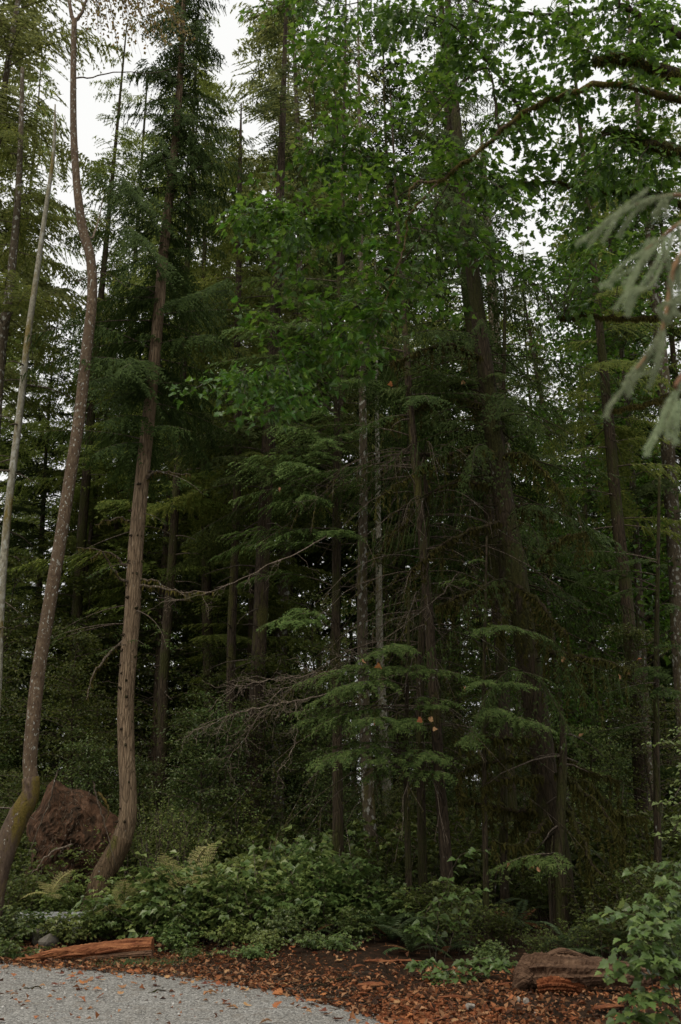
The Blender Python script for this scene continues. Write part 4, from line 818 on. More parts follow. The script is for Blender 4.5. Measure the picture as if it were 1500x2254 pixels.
while cnt < 100:
    y = R.uniform(18.3, 27); x = R.uniform(-.38, .38) * y; i = int(R.choice([0, 1, 2, 3], p=[.3, .12, .43, .15])); zone = 'left' if x / y < -.12 else 'right' if x / y > .12 else 'middle'
    nm = ['green', 'pale', 'dark', 'small leaved'][i]
    bush(i, x, y, f'{nm} shrub in the {zone} of the undergrowth among the trunks', f'{nm} shrubs among the trunks, {zone}', R.uniform(.9, 1.6)); cnt += 1

# --- ferns, frond by frond
def frond(seed, mk, L=.9, npin=30, wid=.13, arch=.75, two=False):
    rg = np.random.default_rng(seed); s = np.linspace(0, 1, npin); mb = MB()
    P = np.stack([L * s * .85, rg.normal(0, .004, npin), L * (arch * s - (arch + .1) * s * s * .95)], 1)
    add_tubes(mb, P, .004 * (1 - .8 * s), 3, ref=(0, 1, 0))
    T_ = unit(np.gradient(P, axis=0)); wl = wid * np.sin(np.clip(s * 1.05 + .08, 0, 1) * pi) ** .7 * (1 - s * .35)
    for sg in (1, -1):
        d = np.array([0, sg, 0]) + T_ * .35 + rg.normal(0, .06, (npin, 3)) + [0, 0, -.15]
        nn = np.tile([-.1, 0, 1.], (npin, 1)) + rg.normal(0, .12, (npin, 3))
        if not two: leaves(mb, P, d, nn, wl, np.full(npin, L / npin * .85), .05)
        else:
            for i in range(3, npin, 2):
                n2 = 8; t = np.linspace(.1, 1, n2)[:, None]; b = P[i] + unit(d[i]) * wl[i] * t
                for s2 in (1, -1): leaves(mb, b, unit(d[i]) * .6 + T_[i] * s2, np.tile([0, 0, 1.], (n2, 1)) + rg.normal(0, .2, (n2, 3)), wl[i] * .26 * (1.1 - t[:, 0] * .8), np.full(n2, .016), .05)
    return mb.mesh('frond', M[mk])
FM = {'fern': [frond(i, 'fern') for i in (1, 2)], 'fern_brown': [frond(3, 'fern_brown', .7, 26, .1, .35)], 'bracken': [frond(4, 'bracken', .9, 26, .26, .55, True), frond(5, 'bracken', .75, 24, .22, .4, True)]}
def fern(x, y, label, kinds, nf, sc=1.0, name='sword_fern', cat='fern', z=0, up=.35):
    o = thing(name, label, cat, (x, y, H(x, y) + z * 1.45))
    for i in range(nf):
        k = kinds[int(R.integers(len(kinds)))]; me = FM[k][int(R.integers(len(FM[k])))]
        f = link('frond', me, o); f.rotation_euler = (R.normal(0, .12), -R.uniform(-.25, up * 1.6), i * 2 * pi / nf + R.normal(0, .2)); q_ = sc * R.uniform(.75, 1.15); f.scale = (q_, q_, q_); f.location = (0, 0, .04)
        if k == 'fern_brown' and len(kinds) > 1: f['label'] = 'withered rusty brown frond'
    return o
F2 = ['fern', 'fern', 'fern', 'fern_brown']
for px, Yd, kk, nf, sc, lab in [(1240, 13.6, ['fern'], 12, .9, 'shaded sword fern right above the stump'), (1400, 13.0, ['fern'], 12, .9, 'shaded sword fern left of the lower right bush'), (980, 14.0, F2, 12, .8, 'sword fern under the climbing vine'), (860, 14.4, F2, 16, 1.1, 'large sword fern with some rusty fronds, front of the thicket'), (925, 14.9, F2, 15, 1.15, 'sword fern just right of the largest one'), (900, 13.7, F2, 12, .8, 'small sword fern with withered brown fronds near the litter'), (1050, 15.6, ['fern'], 14, 1.2, 'tall dark sword fern in the shade left of the spruce foot'), (1130, 15.9, F2, 14, 1.15, 'shaded sword fern close by the spruce foot'), (800, 15.5, ['fern'], 12, .9, 'sword fern left of the largest one'), (690, 14.6, F2, 8, .6, 'little fern with pale tips in the shrubs'), (1320, 15.6, ['fern'], 12, 1.0, 'shaded sword fern behind the rotten log')]:
    fern(at(px, Yd), Yd, lab, kk, nf, sc)
for px, Yd, nf, sc, z, lab in [(385, 15.4, 7, .95, .5, 'yellowing bracken fern standing over the shrubs'), (425, 15.6, 6, .9, .55, 'pale golden bracken fern behind the first'), (345, 15.6, 6, .85, .4, 'yellowing bracken near the swept trunk'), (275, 15.4, 6, .75, .3, 'green gold bracken above the log'), (600, 15.0, 5, .6, .3, 'small bracken fern low on the bank'), (120, 16.4, 6, .75, .35, 'bracken between the barrier and the root plate')]:
    fern(at(px, Yd), Yd, lab, ['bracken'], nf, sc, 'bracken_fern', z=z, up=.6)

# --- leafy bush at lower right, leaves one by one
def leaf_bush(label, stems, n_single, lsz, seed, mk='shrub', Yd=9.6, nm='leafy_bush', per=16, extra=0, jit=.10):
    rg = np.random.default_rng(seed); T = thing(nm, label, 'bush'); lv = []
    me1 = [MB().add(*lobed(3, 60 + i, .2)).mesh('leaf', M[mk]) for i in range(3)]
    for pts in stems:
        P3 = [W(a, b, Yd + c) for a, b, c in pts]; Cl, rl = limb(P3, .006, .002, 20, rg, .01); mb = MB(); add_tubes(mb, Cl, rl, 5); st = link('stem', mb.mesh('stem', M['twig'], True), T)
        for k in range(per):
            j = rg.integers(5, 20); a = rg.random() * 2 * pi; out = np.array([cos(a), sin(a) - .3, rg.uniform(-.1, .3)]); b = Cl[j] + out * rg.uniform(.02, jit)
            lv.append((b, unit(out + [0, 0, -.55]), unit(np.array([0, -.45, 1]) + rg.normal(0, .3, 3)), lsz * rg.uniform(.6, 1.25)))
    rg.shuffle(lv)
    from mathutils import Matrix, Vector
    for b, d, nn, s in lv[:n_single]:
        y_ = unit(np.cross(nn, d)); z_ = np.cross(d, y_)
        o = link('leaf', me1[int(rg.integers(3))], T); o.matrix_local = Matrix.Translation(Vector(b)) @ Matrix(np.stack([d, y_, z_], 1).tolist()).to_4x4() @ Matrix.Scale(s, 4)
    mb = MB()
    if lv[n_single:]:
        r2 = lv[n_single:]; stamp(mb, SV, ST, *[np.array([x[q_] for x in r2]) for q_ in (0, 1, 2, 3)]); link('foliage', mb.mesh('foliage', M[mk]), T, 'stuff')
    return T
st = [[(1500, 2240, 0), (1470, 2120, .0), (1440, 2040, -.1), (1380, 2010, -.2), (1335, 2025, -.3)], [(1510, 2200, 0), (1480, 2060, 0), (1470, 1990, -.1), (1450, 1975, -.2)], [(1500, 2254, 0), (1440, 2160, -.1), (1390, 2120, -.2), (1345, 2150, -.3)], [(1520, 2240, 0), (1490, 2100, -.2), (1430, 2080, -.3), (1370, 2090, -.4)],
      [(1500, 2260, 0), (1460, 2200, -.2), (1420, 2190, -.3), (1390, 2200, -.4)], [(1530, 2200, .1), (1510, 2050, 0), (1500, 1960, -.1), (1480, 1920, -.2)], [(1480, 2270, 0), (1430, 2230, -.2), (1390, 2240, -.3)], [(1530, 2150, 0), (1500, 2040, -.3), (1450, 2030, -.4), (1400, 2060, -.5)], [(1510, 2240, 0), (1490, 2150, -.3), (1470, 2110, -.4), (1440, 2120, -.5)],
      [(1540, 2100, .2), (1500, 2010, .1), (1440, 1990, .1), (1400, 1995, 0)]]
leaf_bush('large leafed green bush filling the lower right corner beside the rotten log', st, 300, .095, 1, per=62, Yd=9.0, jit=.16)
leaf_bush('leafy sprig reaching in from the right edge above the lower bush', [[(1540, 1950, 0), (1500, 1925, 0), (1450, 1915, 0), (1395, 1920, 0)], [(1540, 1930, 0), (1500, 1905, 0), (1470, 1900, 0)]], 60, .10, 2, per=26, Yd=10.6)
leaf_bush('spray of small yellow green leaves at the right edge, mid height', [[(1560, 1560, 0), (1520, 1600, 0), (1480, 1630, 0), (1440, 1640, 0)], [(1560, 1650, 0), (1520, 1700, 0), (1480, 1760, 0), (1450, 1770, 0)], [(1560, 1720, 0), (1520, 1780, 0), (1490, 1820, 0), (1470, 1850, 0)], [(1560, 1600, 0), (1530, 1640, 0), (1500, 1700, 0)], [(1560, 1780, 0), (1520, 1830, 0), (1495, 1790, 0)]], 260, .055, 3, 'shrub_lt', 11.5, per=56, jit=.16)
leaf_bush('low trailing vine of rounded green leaves in front of the thicket', [[(1120, 2150, 0), (1050, 2130, -.1), (990, 2135, -.2), (930, 2150, -.3)], [(1080, 2150, 0), (1010, 2150, -.2), (960, 2170, -.3)], [(1120, 2130, 0), (1080, 2110, 0), (1020, 2120, -.1)], [(1000, 2140, -.1), (940, 2120, -.1), (915, 2130, -.2)], [(1150, 2140, 0), (1110, 2120, -.1), (1070, 2145, -.2)]], 220, .095, 4, 'shrub', 12.2, per=42)
leaf_bush('tall trailing vine of drooping leaves climbing through the sword ferns', [[(960, 2120, 0), (965, 2020, -.1), (985, 1940, -.2), (1020, 1880, -.2), (1080, 1870, -.1)], [(950, 2110, 0), (930, 2040, -.2), (950, 1990, -.3), (990, 1970, -.3)], [(980, 2120, 0), (1000, 2040, -.1), (1020, 1980, -.2), (1050, 1960, -.3)], [(960, 2100, 0), (930, 2060, -.3), (900, 2040, -.4)]], 160, .10, 5, 'shrub', 13.6, per=36)
leaf_bush('pair of small sprigs sprouting in front of the rotten log', [[(1200, 2200, 0), (1215, 2185, 0), (1230, 2180, 0)], [(1190, 2200, 0), (1195, 2180, 0), (1205, 2170, 0)]], 20, .06, 6, 'shrub_lt', 10.9, per=9)

# grass tufts by the log
n_ = 1600; gx_ = np.concatenate([R.normal(at(60, 14.3), .14, n_ // 2), R.normal(at(320, 13.4), .3, n_ // 2)]); gy_ = np.concatenate([R.normal(14.35, .06, n_ // 2), R.normal(13.6, .1, n_ // 2)]); mb = MB()
b = np.stack([gx_, gy_, H(gx_, gy_)], 1); spikes(mb, b, R.normal(0, .5, b.shape) + [0, 0, 1], R.normal(0, 1, b.shape), R.uniform(.03, .11, n_), np.full(n_, .006))
g = link('grass', mb.mesh('grass', M['grass']), kind='stuff'); g['label'] = 'short green grass in front of the rotten log'; g['category'] = 'grass'

# ------------------------------------------------------------------ logs, stones, barrier, root plate
def rough_log(P3, ra, flat, K=28, n=60, rough=.12, seed=0, zsc=None, taper=None):
    rg = np.random.default_rng(seed); C = resample(np.array(P3), n); T_ = unit(np.gradient(C, axis=0)); a = unit(np.cross(T_, [0, 0, 1.])); b = np.cross(a, T_)
    th = np.linspace(0, 2 * pi, K, endpoint=False); fl = rg.normal(0, 1, (4, K)); f = np.zeros((n, K))
    ln = np.cumsum(rg.normal(0, .25, (n, K)), axis=0); ln = ln - ln.mean(0); ln /= (np.abs(ln).max() + .01)
    f = fl[0][None] * .6 + ln * 1.2 + rg.normal(0, .3, (n, K))
    r_ = np.interp(np.linspace(0, 1, n), np.linspace(0, 1, len(ra)), ra)[:, None] * (1 + rough * f)
    V = C[:, None] + r_[..., None] * (np.cos(th)[None, :, None] * a[:, None] + flat * np.sin(th)[None, :, None] * b[:, None])
    idx = np.arange(n * K).reshape(n, K); q = np.stack([idx[:-1], np.roll(idx, -1, 1)[:-1], np.roll(idx, -1, 1)[1:], idx[1:]], -1).reshape(-1, 4)
    V = V.reshape(-1, 3); c0, c1 = len(V), len(V) + 1; V = np.vstack([V, C[0], C[-1]])
    tr = [(c0, idx[0, (k + 1) % K], idx[0, k]) for k in range(K)] + [(c1, idx[-1, k], idx[-1, (k + 1) % K]) for k in range(K)]
    return V, tr, q
def to_local(o, V): return V - np.array(o.location)
def W0(px, py): p_ = G(px, py, .06); return p_
A0, A1 = G(30, 2112, .03), G(335, 2108, .05); A1[1] = A0[1] - .25 if A1[1] > A0[1] else A1[1]
Yl = 14.1
T = thing('rotten_log', 'long red brown rotten log with a square end lying at the gravel edge', 'log')
V, t_, q_ = rough_log([W(60, 2112, Yl), W(110, 2102, Yl), W(200, 2092, Yl), (W(280, 2084, Yl)), W(337, 2081, Yl)], [.035, .07, .11, .125, .125], .78, rough=.09, seed=1, n=80)
link('log_body', MB().add(V, t_, q_).mesh('log_body', M['rot_red']), T)
V, t_, q_ = rough_log([W(165, 2114, Yl - .08), W(250, 2104, Yl - .1), W(336, 2098, Yl - .1)], [.03, .05, .07], .6, rough=.1, seed=2)
link('split_slab', MB().add(V, t_, q_).mesh('split_slab', M['rot_brown']), T)
for i, (x0_, y0_, x1_, y1_) in enumerate([(18, 2118, 75, 2108), (40, 2122, 90, 2112), (120, 2108, 190, 2100), (210, 2098, 300, 2086), (90, 2104, 150, 2092)]):
    V, t_, q_ = rough_log([W(x0_, y0_, Yl - .12), W((x0_ + x1_) / 2, (y0_ + y1_) / 2 - 2, Yl - .14), W(x1_, y1_, Yl - .1)], [.012, .028, .012], .6, K=8, n=10, seed=i + 5); link('splinter', MB().add(V, t_, q_).mesh('splinter', M['rot_red']), T)
# right hand log
T = thing('rotten_log', 'thick weathered brown log stump with a hollow dark underside, lower right', 'log')
V, t_, q_ = rough_log([W(1152, 2154, 11.0), W(1185, 2138, 10.95), W(1250, 2139, 10.9), W(1330, 2140, 10.95), W(1420, 2150, 11.1)], [.16, .205, .185, .155, .12], .78, rough=.13, seed=4, n=90, K=36)
link('log_body', MB().add(V, t_, q_).mesh('log_body', M['rot_brown']), T)
V, t_, q_ = rough_log([W(1185, 2172, 10.8), W(1225, 2166, 10.76), W(1280, 2178, 10.85)], [.09, .11, .07], .7, rough=.2, seed=6); link('torn_face', MB().add(V, t_, q_).mesh('torn_face', M['rot_chip']), T)
V, t_, q_ = rough_log([W(1140, 2190, 10.9), W(1152, 2150, 10.85), W(1172, 2108, 10.9)], [.06, .12, .09], .8, rough=.1, seed=8); link('root_flare', MB().add(V, t_, q_).mesh('root_flare', M['rot_brown']), T)
V, t_, q_ = rough_log([W(1205, 2102, 10.9), W(1240, 2093, 11.0), W(1300, 2110, 11.0)], [.03, .06, .03], .5, rough=.1, seed=9); link('bark_ridge', MB().add(V, t_, q_).mesh('bark_ridge', M['rot_brown']), T)
# red wood slabs and chunks
def chunk(label, px, py, L, rad, az, mk='rot_red', seed=0, z=.03, flat=.45, name='wood_chunk', group=None, Yd=None):
    p_ = G(px, py, 0); p_[2] = float(H(p_[0], p_[1])) + z; d = np.array([cos(az), sin(az), 0]) * L / 2
    V, t_, q_ = rough_log([p_ - d, p_ + [0, 0, .01], p_ + d], [rad * .5, rad, rad * .35], flat, K=9, n=12, rough=.16, seed=seed); V = V - p_
    return thing(name, label, 'wood', p_, 0, group, MB().add(V, t_, q_).mesh(name, M[mk]))
CH = [(880, 2143, .55, .035, .1, 'long pale split slab of wood left of the low vine'), (835, 2150, .35, .04, -.3, 'short slab leaning beside the long pale one'), (790, 2160, .22, .03, .9, 'upright splinter of red wood left of the slabs'), (820, 2190, .30, .05, .05, 'flat dark red wood slab on the gravel edge'), (1120, 2180, .5, .03, .45, 'long red wood splinter slanting towards the stump'), (1180, 2175, .3, .04, .3, 'red wood splinter close under the stump'), (1000, 2215, .3, .035, -.1, 'red wood chunk left of the pale stone'), (1340, 2235, .35, .05, .5, 'red wood wedge below the hollow log')]
for i, (px, py, L, rad, az, lab) in enumerate(CH): chunk(lab, px, py, L, rad, az, 'rot_red', 30 + i)
n_ = 9000; px = R.uniform(.1, 3.6, n_); py = edge(px) + np.abs(R.normal(0, .9, n_)) - .12; k = (py > 8.6) & (py < 12.4) & (R.random(n_) < sst((px - .0) / 1.0)); px, py = px[k], py[k]; mb = MB(); b = np.stack([px, py, H(px, py) + R.uniform(0, .03, len(px))], 1)
stamp(mb, OV * [1, .45, .4], OT, b, R.normal(0, 1, b.shape) * [1, 1, .3], np.tile([0, 0, 1.], (len(b), 1)) + R.normal(0, .4, b.shape), R.uniform(.01, .04, len(b)) * (1 + (R.random(len(b)) > .93)))
g = link('wood_debris', mb.mesh('wood_debris', M['rot_chip']), kind='stuff'); g['label'] = 'crumbled red rotten wood scattered below the stump'; g['category'] = 'wood debris'
# sticks
for i, (px, py, L, az, lab) in enumerate([(715, 2182, .5, .15, 'dark curved stick at the edge of the gravel'), (350, 2185, .25, .6, 'short dark stick on the gravel'), (75, 2178, .25, 0, 'thin dark stick on the gravel at the left'), (1150, 2100, .7, 2.2, 'thin brown stick leaning in front of the stump'), (760, 2180, .35, -.2, 'dark twig beside the curved stick')]):
    p_ = G(px, py, 0); p_[2] = float(H(p_[0], p_[1])) + .015; s = np.linspace(-.5, .5, 8); P = np.stack([L * s * cos(az), L * s * sin(az), .012 * np.cos(s * 7)], 1) + R.normal(0, .008, (8, 3)); mb = MB(); add_tubes(mb, P, np.linspace(.011, .005, 8), 6); thing('stick', lab, 'stick', p_, 0, None, mb.mesh('stick', M['bark_dark'], True))
# stones
def stone(label, px, py, s, mk, seed, yoff=0, z=0, name='stone'):
    rg = np.random.default_rng(seed); import bmesh
    bm = bmesh.new(); bmesh.ops.create_icosphere(bm, subdivisions=3, radius=1); pl = [unit(rg.normal(0, 1, 3)) for _ in range(11)]; dd = rg.uniform(.42, .78, 11)
    for v in bm.verts:
        c = np.array(v.co)
        for n0, d0 in zip(pl, dd):
            e_ = c @ n0 - d0
            if e_ > 0: c = c - n0 * e_
        v.co = c * s + rg.normal(0, .006 * max(s), 3)
    p_ = G(px, py, 0); p_[1] += yoff; me = bpy.data.meshes.new(name); bm.to_mesh(me); bm.free(); me.materials.append(M[mk])
    return thing(name, label, 'stone', (p_[0], p_[1], float(H(p_[0], p_[1])) + s[2] * .55 + z), rg.random() * 6, None, me)
stone('angular grey stone leaning behind the thin end of the rotten log', 72, 2098, (.17, .13, .15), 'rock', 1, .25, .02); stone('darker angular stone right beside the leaning one', 100, 2100, (.16, .12, .13), 'rock', 2, .15, .02)
stone('pale rounded stone among the red wood debris', 1035, 2232, (.085, .055, .045), 'rock_pale', 3); stone('upright pale stone chip right of the rounded one', 1160, 2228, (.035, .03, .06), 'rock_pale', 4); stone('small grey stone left of the pale chip', 1142, 2222, (.022, .02, .035), 'rock_pale', 5); stone('grey pebble near the rounded stone', 1078, 2238, (.022, .022, .02), 'rock_pale', 6); stone('white pebble at the bottom edge', 1180, 2242, (.018, .016, .016), 'rock_pale', 7); stone('grey stone just above the pale chip', 1148, 2200, (.03, .025, .045), 'rock_pale', 9)
# concrete barrier
T = thing('concrete_barrier', 'low grey concrete barrier with rounded top half hidden in shrubs at the left', 'barrier')
prof = [(-.26, 0), (-.26, .10), (-.13, .28), (-.10, .62), (-.07, .68), (0, .70), (.07, .68), (.10, .62), (.13, .28), (.26, .10), (.26, 0)]
x0 = W(40, 2010, 16.3); zt = x0[2] + .0; 
for xa, xb in ((-.0, .34), (.346, 1.05)):
    n_p = len(prof); V = [(x, yy, zz_) for x in (xa, xb) for yy, zz_ in prof]; q_ = [(i, i + 1, i + 1 + n_p, i + n_p) for i in range(n_p - 1)]; mb = MB().add(V, [(0, i, i + 1) for i in range(1, n_p - 1)] + [(n_p, n_p + i + 1, n_p + i) for i in range(1, n_p - 1)], q_)
    link('segment', mb.mesh('segment', M['concrete'], False), T)
T.location = (x0[0], 16.3, zt - .68)
# torn root plate between the two left trunks
T = thing('root_plate', 'torn reddish root plate of a fallen tree between the two left trunks', 'stump')
rg = np.random.default_rng(12); na, nr = 46, 22; cen = W(158, 1850, 18.4); mbp = MB(); Vp = []
outl = lambda a: 1 + .12 * np.sin(3 * a + 1) + .08 * np.sin(7 * a) 
for side in (0, 1):
    for i in range(nr + 1):
        for j in range(na):
            a = 2 * pi * j / na; q0 = i / nr; rr = q0 * outl(a); z = (1.12 if sin(a) < 0 else .98) * rr * sin(a) * (1 + .05 * sin(a * 9 + 1) * (sin(a) > 0)); x = .84 * rr * cos(a) * (1.0 - .22 * z) - .05 * z
            dpt = .40 * (1 - q0 ** 2) ** .6 * (1 + .12 * sin(a * 5 + q0 * 4)) + rg.normal(0, .016) * (q0 < 1)
            Vp.append(cen + [x, (-1 if side == 0 else .6) * dpt, z])
Vp = np.array(Vp); off = (nr + 1) * na; q_ = []
for side in (0, 1):
    for i in range(nr):
        for j in range(na):
            a_, b_ = side * off + i * na + j, side * off + i * na + (j + 1) % na; q_.append((a_, b_, b_ + na, a_ + na))
link('root_mass', MB().add(Vp, None, q_).mesh('root_mass', M['root_soil']), T)
mb = MB()
for i in range(12):
    a = rg.random() * 2 * pi; b0 = cen + [.5 * cos(a) * rg.random(), -.35, .8 * sin(a) * rg.random()]; e = b0 + [rg.normal(.25, .2), rg.uniform(-.25, 0), rg.normal(-.25, .35)]; P = resample(np.array([b0, (b0 + e) / 2 + rg.normal(0, .05, 3), e]), 8); add_tubes(mb, P, np.linspace(.009, .002, 8), 5)
link('roots', mb.mesh('roots', M['root_soil'], True), T, 'stuff')
mm = MB(); k = 500; a = rg.random(k) * 2 * pi; q0 = rg.random(k) ** .5; b = cen + np.stack([.58 * q0 * np.cos(a), -.42 * (1 - q0 ** 2) ** .6 - .02, .95 * q0 * np.sin(a)], 1); spikes(mm, b, rg.normal(0, .5, (k, 3)) + [0, -.4, -.7], rg.normal(0, 1, (k, 3)), rg.uniform(.04, .16, k), np.full(k, .014)); link('root_hair', mm.mesh('root_hair', M['twig']), T, 'stuff')
for i, (pts, lab) in enumerate([([(128, 1695), (115, 1750), (90, 1810), (60, 1885)], 'thin bare stem crossing the left side of the root plate'), ([(205, 1720), (215, 1760), (232, 1815), (255, 1905)], 'thin bare stem bowing between the root plate and the swept trunk'), ([(160, 1858), (120, 1872), (90, 1900), (68, 1925)], 'pale arched stem below the root plate'), ([(215, 1745), (232, 1765), (240, 1790), (225, 1820)], 'mossy looped stem beside the swept trunk')]):
    P3 = [W(a, b, 16.6) for a, b in pts]; Cl, rl = limb(P3, .016 if i < 3 else .03, .006, 16, rng, .01); mb = MB(); add_tubes(mb, Cl, rl, 6); thing('bare_stem', lab, 'branch', me=mb.mesh('bare_stem', M['twig_pale' if i == 2 else 'twig' if i < 3 else 'bark_red_moss'], True))

# leaves caught on the fans and shrubs
for i, (px, py, Yd) in enumerate([(828, 1590, 14.0), (925, 1585, 14.2), (948, 1583, 14.2), (958, 1605, 14.2), (1022, 1515, 14.0), (1280, 1618, 15.2), (1408, 1452, 14.9), (1380, 1482, 14.8), (1366, 1492, 14.8), (1172, 1912, 13.5), (1185, 1915, 13.5), (1120, 1905, 13.5), (860, 845, 15.3), (1020, 842, 15.3), (800, 1456, 14.2), (832, 1468, 14.2), (615, 1078, 15.5), (1242, 1452, 14.8)]):
    p_ = W(px, py, Yd); fallen(p_[0], p_[1], p_[2], R.uniform(.07, .12), 'dead orange leaf caught on a hemlock bough', 'leaves caught on hemlock boughs', int(R.choice([0, 2, 5])), (R.uniform(.6, 1.6), R.normal(0, .5), R.random() * 6))

# ------------------------------------------------------------------ bigleaf maple leaning in from the right
T = thing('bigleaf_maple', 'bigleaf maple reaching in from the right with mossy limbs and bright green leaves', 'tree')
rg = np.random.default_rng(77)
Cm, rm = limb([np.array([5.4, 11.2, -.2]), np.array([5.3, 11.2, 2.5]), np.array([5.0, 11, 5]), W(1560, 230, 10.8), W(1600, -150, 11), np.array([5.6, 11.2, 14])], .30, .10, 50, rg, .01)
mb = MB(); add_tubes(mb, Cm, rm, 18, ref=(1, 0, 0), ridge=.05, rng=rg); link('trunk', mb.mesh('trunk', M['bark_dark'], True), T)
ML = [([(1560, 240), (1500, 175), (1440, 150), (1370, 128), (1310, 132)], [.09, .05], 10.6), ([(1560, 260), (1490, 215), (1420, 200), (1340, 185), (1260, 200), (1200, 225), (1140, 255), (1080, 310), (1030, 350), (985, 388), (960, 402)], [.05, .014], 10.5), ([(965, 400), (930, 440), (900, 475), (890, 540), (868, 610), (835, 700)], [.014, .005], 10.3),
      ([(960, 400), (915, 405), (900, 440), (905, 500)], [.018, .006], 10.3), ([(1500, 330), (1440, 320), (1380, 300), (1330, 285)], [.08, .04], 10.8), ([(1560, 100), (1460, 60), (1380, 20), (1330, -30)], [.06, .02], 11), ([(1100, 285), (1085, 190), (1060, 150), (980, 230), (930, 300)], [.02, .006], 10.8), ([(1150, 250), (1100, 170), (1000, 60), (900, 20)], [.025, .006], 11),
      ([(1000, 370), (900, 420), (800, 480), (680, 500), (560, 480)], [.012, .004], 11), ([(1000, 375), (900, 560), (780, 680), (640, 800), (520, 840)], [.012, .004], 11.3), ([(1350, 20), (1150, 30), (950, -20), (720, 20)], [.03, .006], 11.6), ([(960, 402), (880, 380), (780, 330), (690, 330)], [.012, .004], 11.2),
      ([(1560, 480), (1450, 430), (1330, 420), (1200, 400), (1080, 410)], [.04, .008], 11.5), ([(1560, 620), (1480, 690), (1380, 700), (1290, 690), (1230, 700)], [.035, .01], 12), ([(1560, 860), (1480, 870), (1420, 890), (1350, 905)], [.035, .01], 12.5)]
LC = []
for i, (pts, (ra, rb), Yd) in enumerate(ML):
    P3 = [W(a, b, Yd + .12 * math.sin(i + j)) for j, (a, b) in enumerate(pts)]; Cl, rl = limb(P3, ra, rb, 30, rg, .02 if ra > .03 else .01); mb = MB(); add_tubes(mb, Cl, rl, 9, ridge=.05, rng=rg, cap=True)
    lo = link('limb', mb.mesh('limb', M['bark_red_moss'] if i in (1, 2, 3) else M['bark_dark'], True), T); LC.append(Cl)
    if i in (0, 1, 4, 12, 13, 14): mm = MB(); moss_on(mm, Cl, rl, rg, 2600 if i != 1 else 1500, (.015, .055) if i != 1 else (.012, .035)); link('moss', mm.mesh('moss', M['moss']), lo, 'stuff')
    if i in (2, 3): mm = MB(); moss_on(mm, Cl, rl, rg, 300, (.01, .03)); link('moss', mm.mesh('moss', M['moss']), lo, 'stuff')
LCA = np.concatenate(LC)
TARG = [(700, 90), (780, 40), (860, 110), (930, 60), (1000, 160), (1080, 40), (1150, 130), (1230, 60), (1300, 110), (1400, 60), (1460, 120), (850, 210), (960, 230), (690, 30), (740, 160), (800, 250), (640, 60), (690, 340), (740, 390), (655, 380), (800, 350), (880, 370), (820, 430), (535, 480), (560, 500), (640, 470), (700, 500), (760, 470), (650, 600), (700, 560), (760, 560), (690, 640), (500, 850), (560, 840), (620, 860), (640, 800), (700, 790), (600, 900), (780, 690), (850, 700), (930, 680), (1050, 410), (1070, 430), (1110, 420), (1170, 350), (1250, 330), (1330, 300), (1400, 270), (1300, 450), (1250, 500), (1180, 470), (1400, 420), (1130, 560), (1100, 540), (1050, 240), (1150, 230), (1240, 230), (1450, 350), (900, 140), (1040, 100), (1190, 20), (1330, 20), (880, 20), (980, 10), (730, 250), (1180, 180), (1010, 60), (1100, 170), (830, 520), (860, 300), (1480, 20), (1430, 200), (1350, 380), (1220, 410), (600, 550), (720, 430), (660, 530), (780, 610), (620, 640), (560, 880), (700, 850), (830, 60), (760, 110), (1080, 560), (990, 700), (1260, 150), (1350, 180), (1200, 280), (1300, 230), (1480, 470), (1160, 80), (950, 120), (700, 700), (760, 760), (1400, 120), (1450, 60), (1380, 330), (1440, 290), (1290, 60), (1350, 90), (1220, 110), (1300, 360), (1220, 320), (1150, 400), (1480, 250), (1450, 440), (1350, 450), (1280, 540), (1210, 560), (1350, 560), (1310, 640), (1400, 520), (1480, 160), (1120, 480), (1060, 330), (980, 330), (930, 400), (860, 470), (760, 830), (820, 780)]
tw, lv = MB(), []
for (px, py) in TARG:
    # every target spot gets 2-3 leafy twigs springing from the closest limb
    for rep in range(3):
        e = W(px + rg.normal(0, 38), py + rg.normal(0, 34), 10.9 + rg.uniform(-.7, 1.2)); i = np.argmin(((LCA - e) ** 2).sum(1)); s_ = LCA[i]; mid = (s_ + e) / 2 + [0, 0, .12 * np.linalg.norm(e - s_)]
        Cl = resample(np.array([s_, mid, e]), 12); add_tubes(tw, Cl, np.linspace(.006, .002, 12), 4, cap=False); L = np.linalg.norm(e - s_)
        k = int(rg.integers(26, 46)); dir_ = unit(e - s_)
        for q_ in range(k):
            u = 1 - rg.random() * min(1, .55 / max(L, .2)); j = int(min(11, u * 11.99)); a = rg.random() * 2 * pi
            out = np.array([cos(a), sin(a), rg.uniform(-.3, .1)]); b = Cl[j] + out * rg.uniform(.05, .26)
            lv.append((b, unit(out + dir_ * .6 + [0, 0, -.55]), unit(np.array([0, 0, 1]) + rg.normal(0, .35, 3)), rg.uniform(.055, .13)))
link('twigs', tw.mesh('twigs', M['twig'], True), T, 'stuff')
lv.sort(key=lambda t: -t[3] / np.linalg.norm(t[0])); print('maple leaves', len(lv))
from mathutils import Matrix, Vector
mls = [MB().add(*lobed(5, 90 + i, (.14, .35, -.15, .5)[i])).mesh('leaf', M['maple']) for i in range(4)]
for b, d, nn, s in lv[:300]:
    y_ = unit(np.cross(nn, d)); z_ = np.cross(d, y_); o = link('leaf', mls[int(rg.integers(4))], T); o.matrix_local = Matrix.Translation(Vector(b)) @ Matrix(np.stack([d, y_, z_], 1).tolist()).to_4x4() @ Matrix.Scale(s, 4)
rest = lv[300:]; mb = MB()
for q_ in range(5):
    tv_, tt_ = lobed(5, 200 + q_, (.12, .3, -.12, .45, .2)[q_]); sub_ = rest[q_::5]; stamp(mb, tv_, tt_, *[np.array([x[c_] for x in sub_]) for c_ in range(4)])
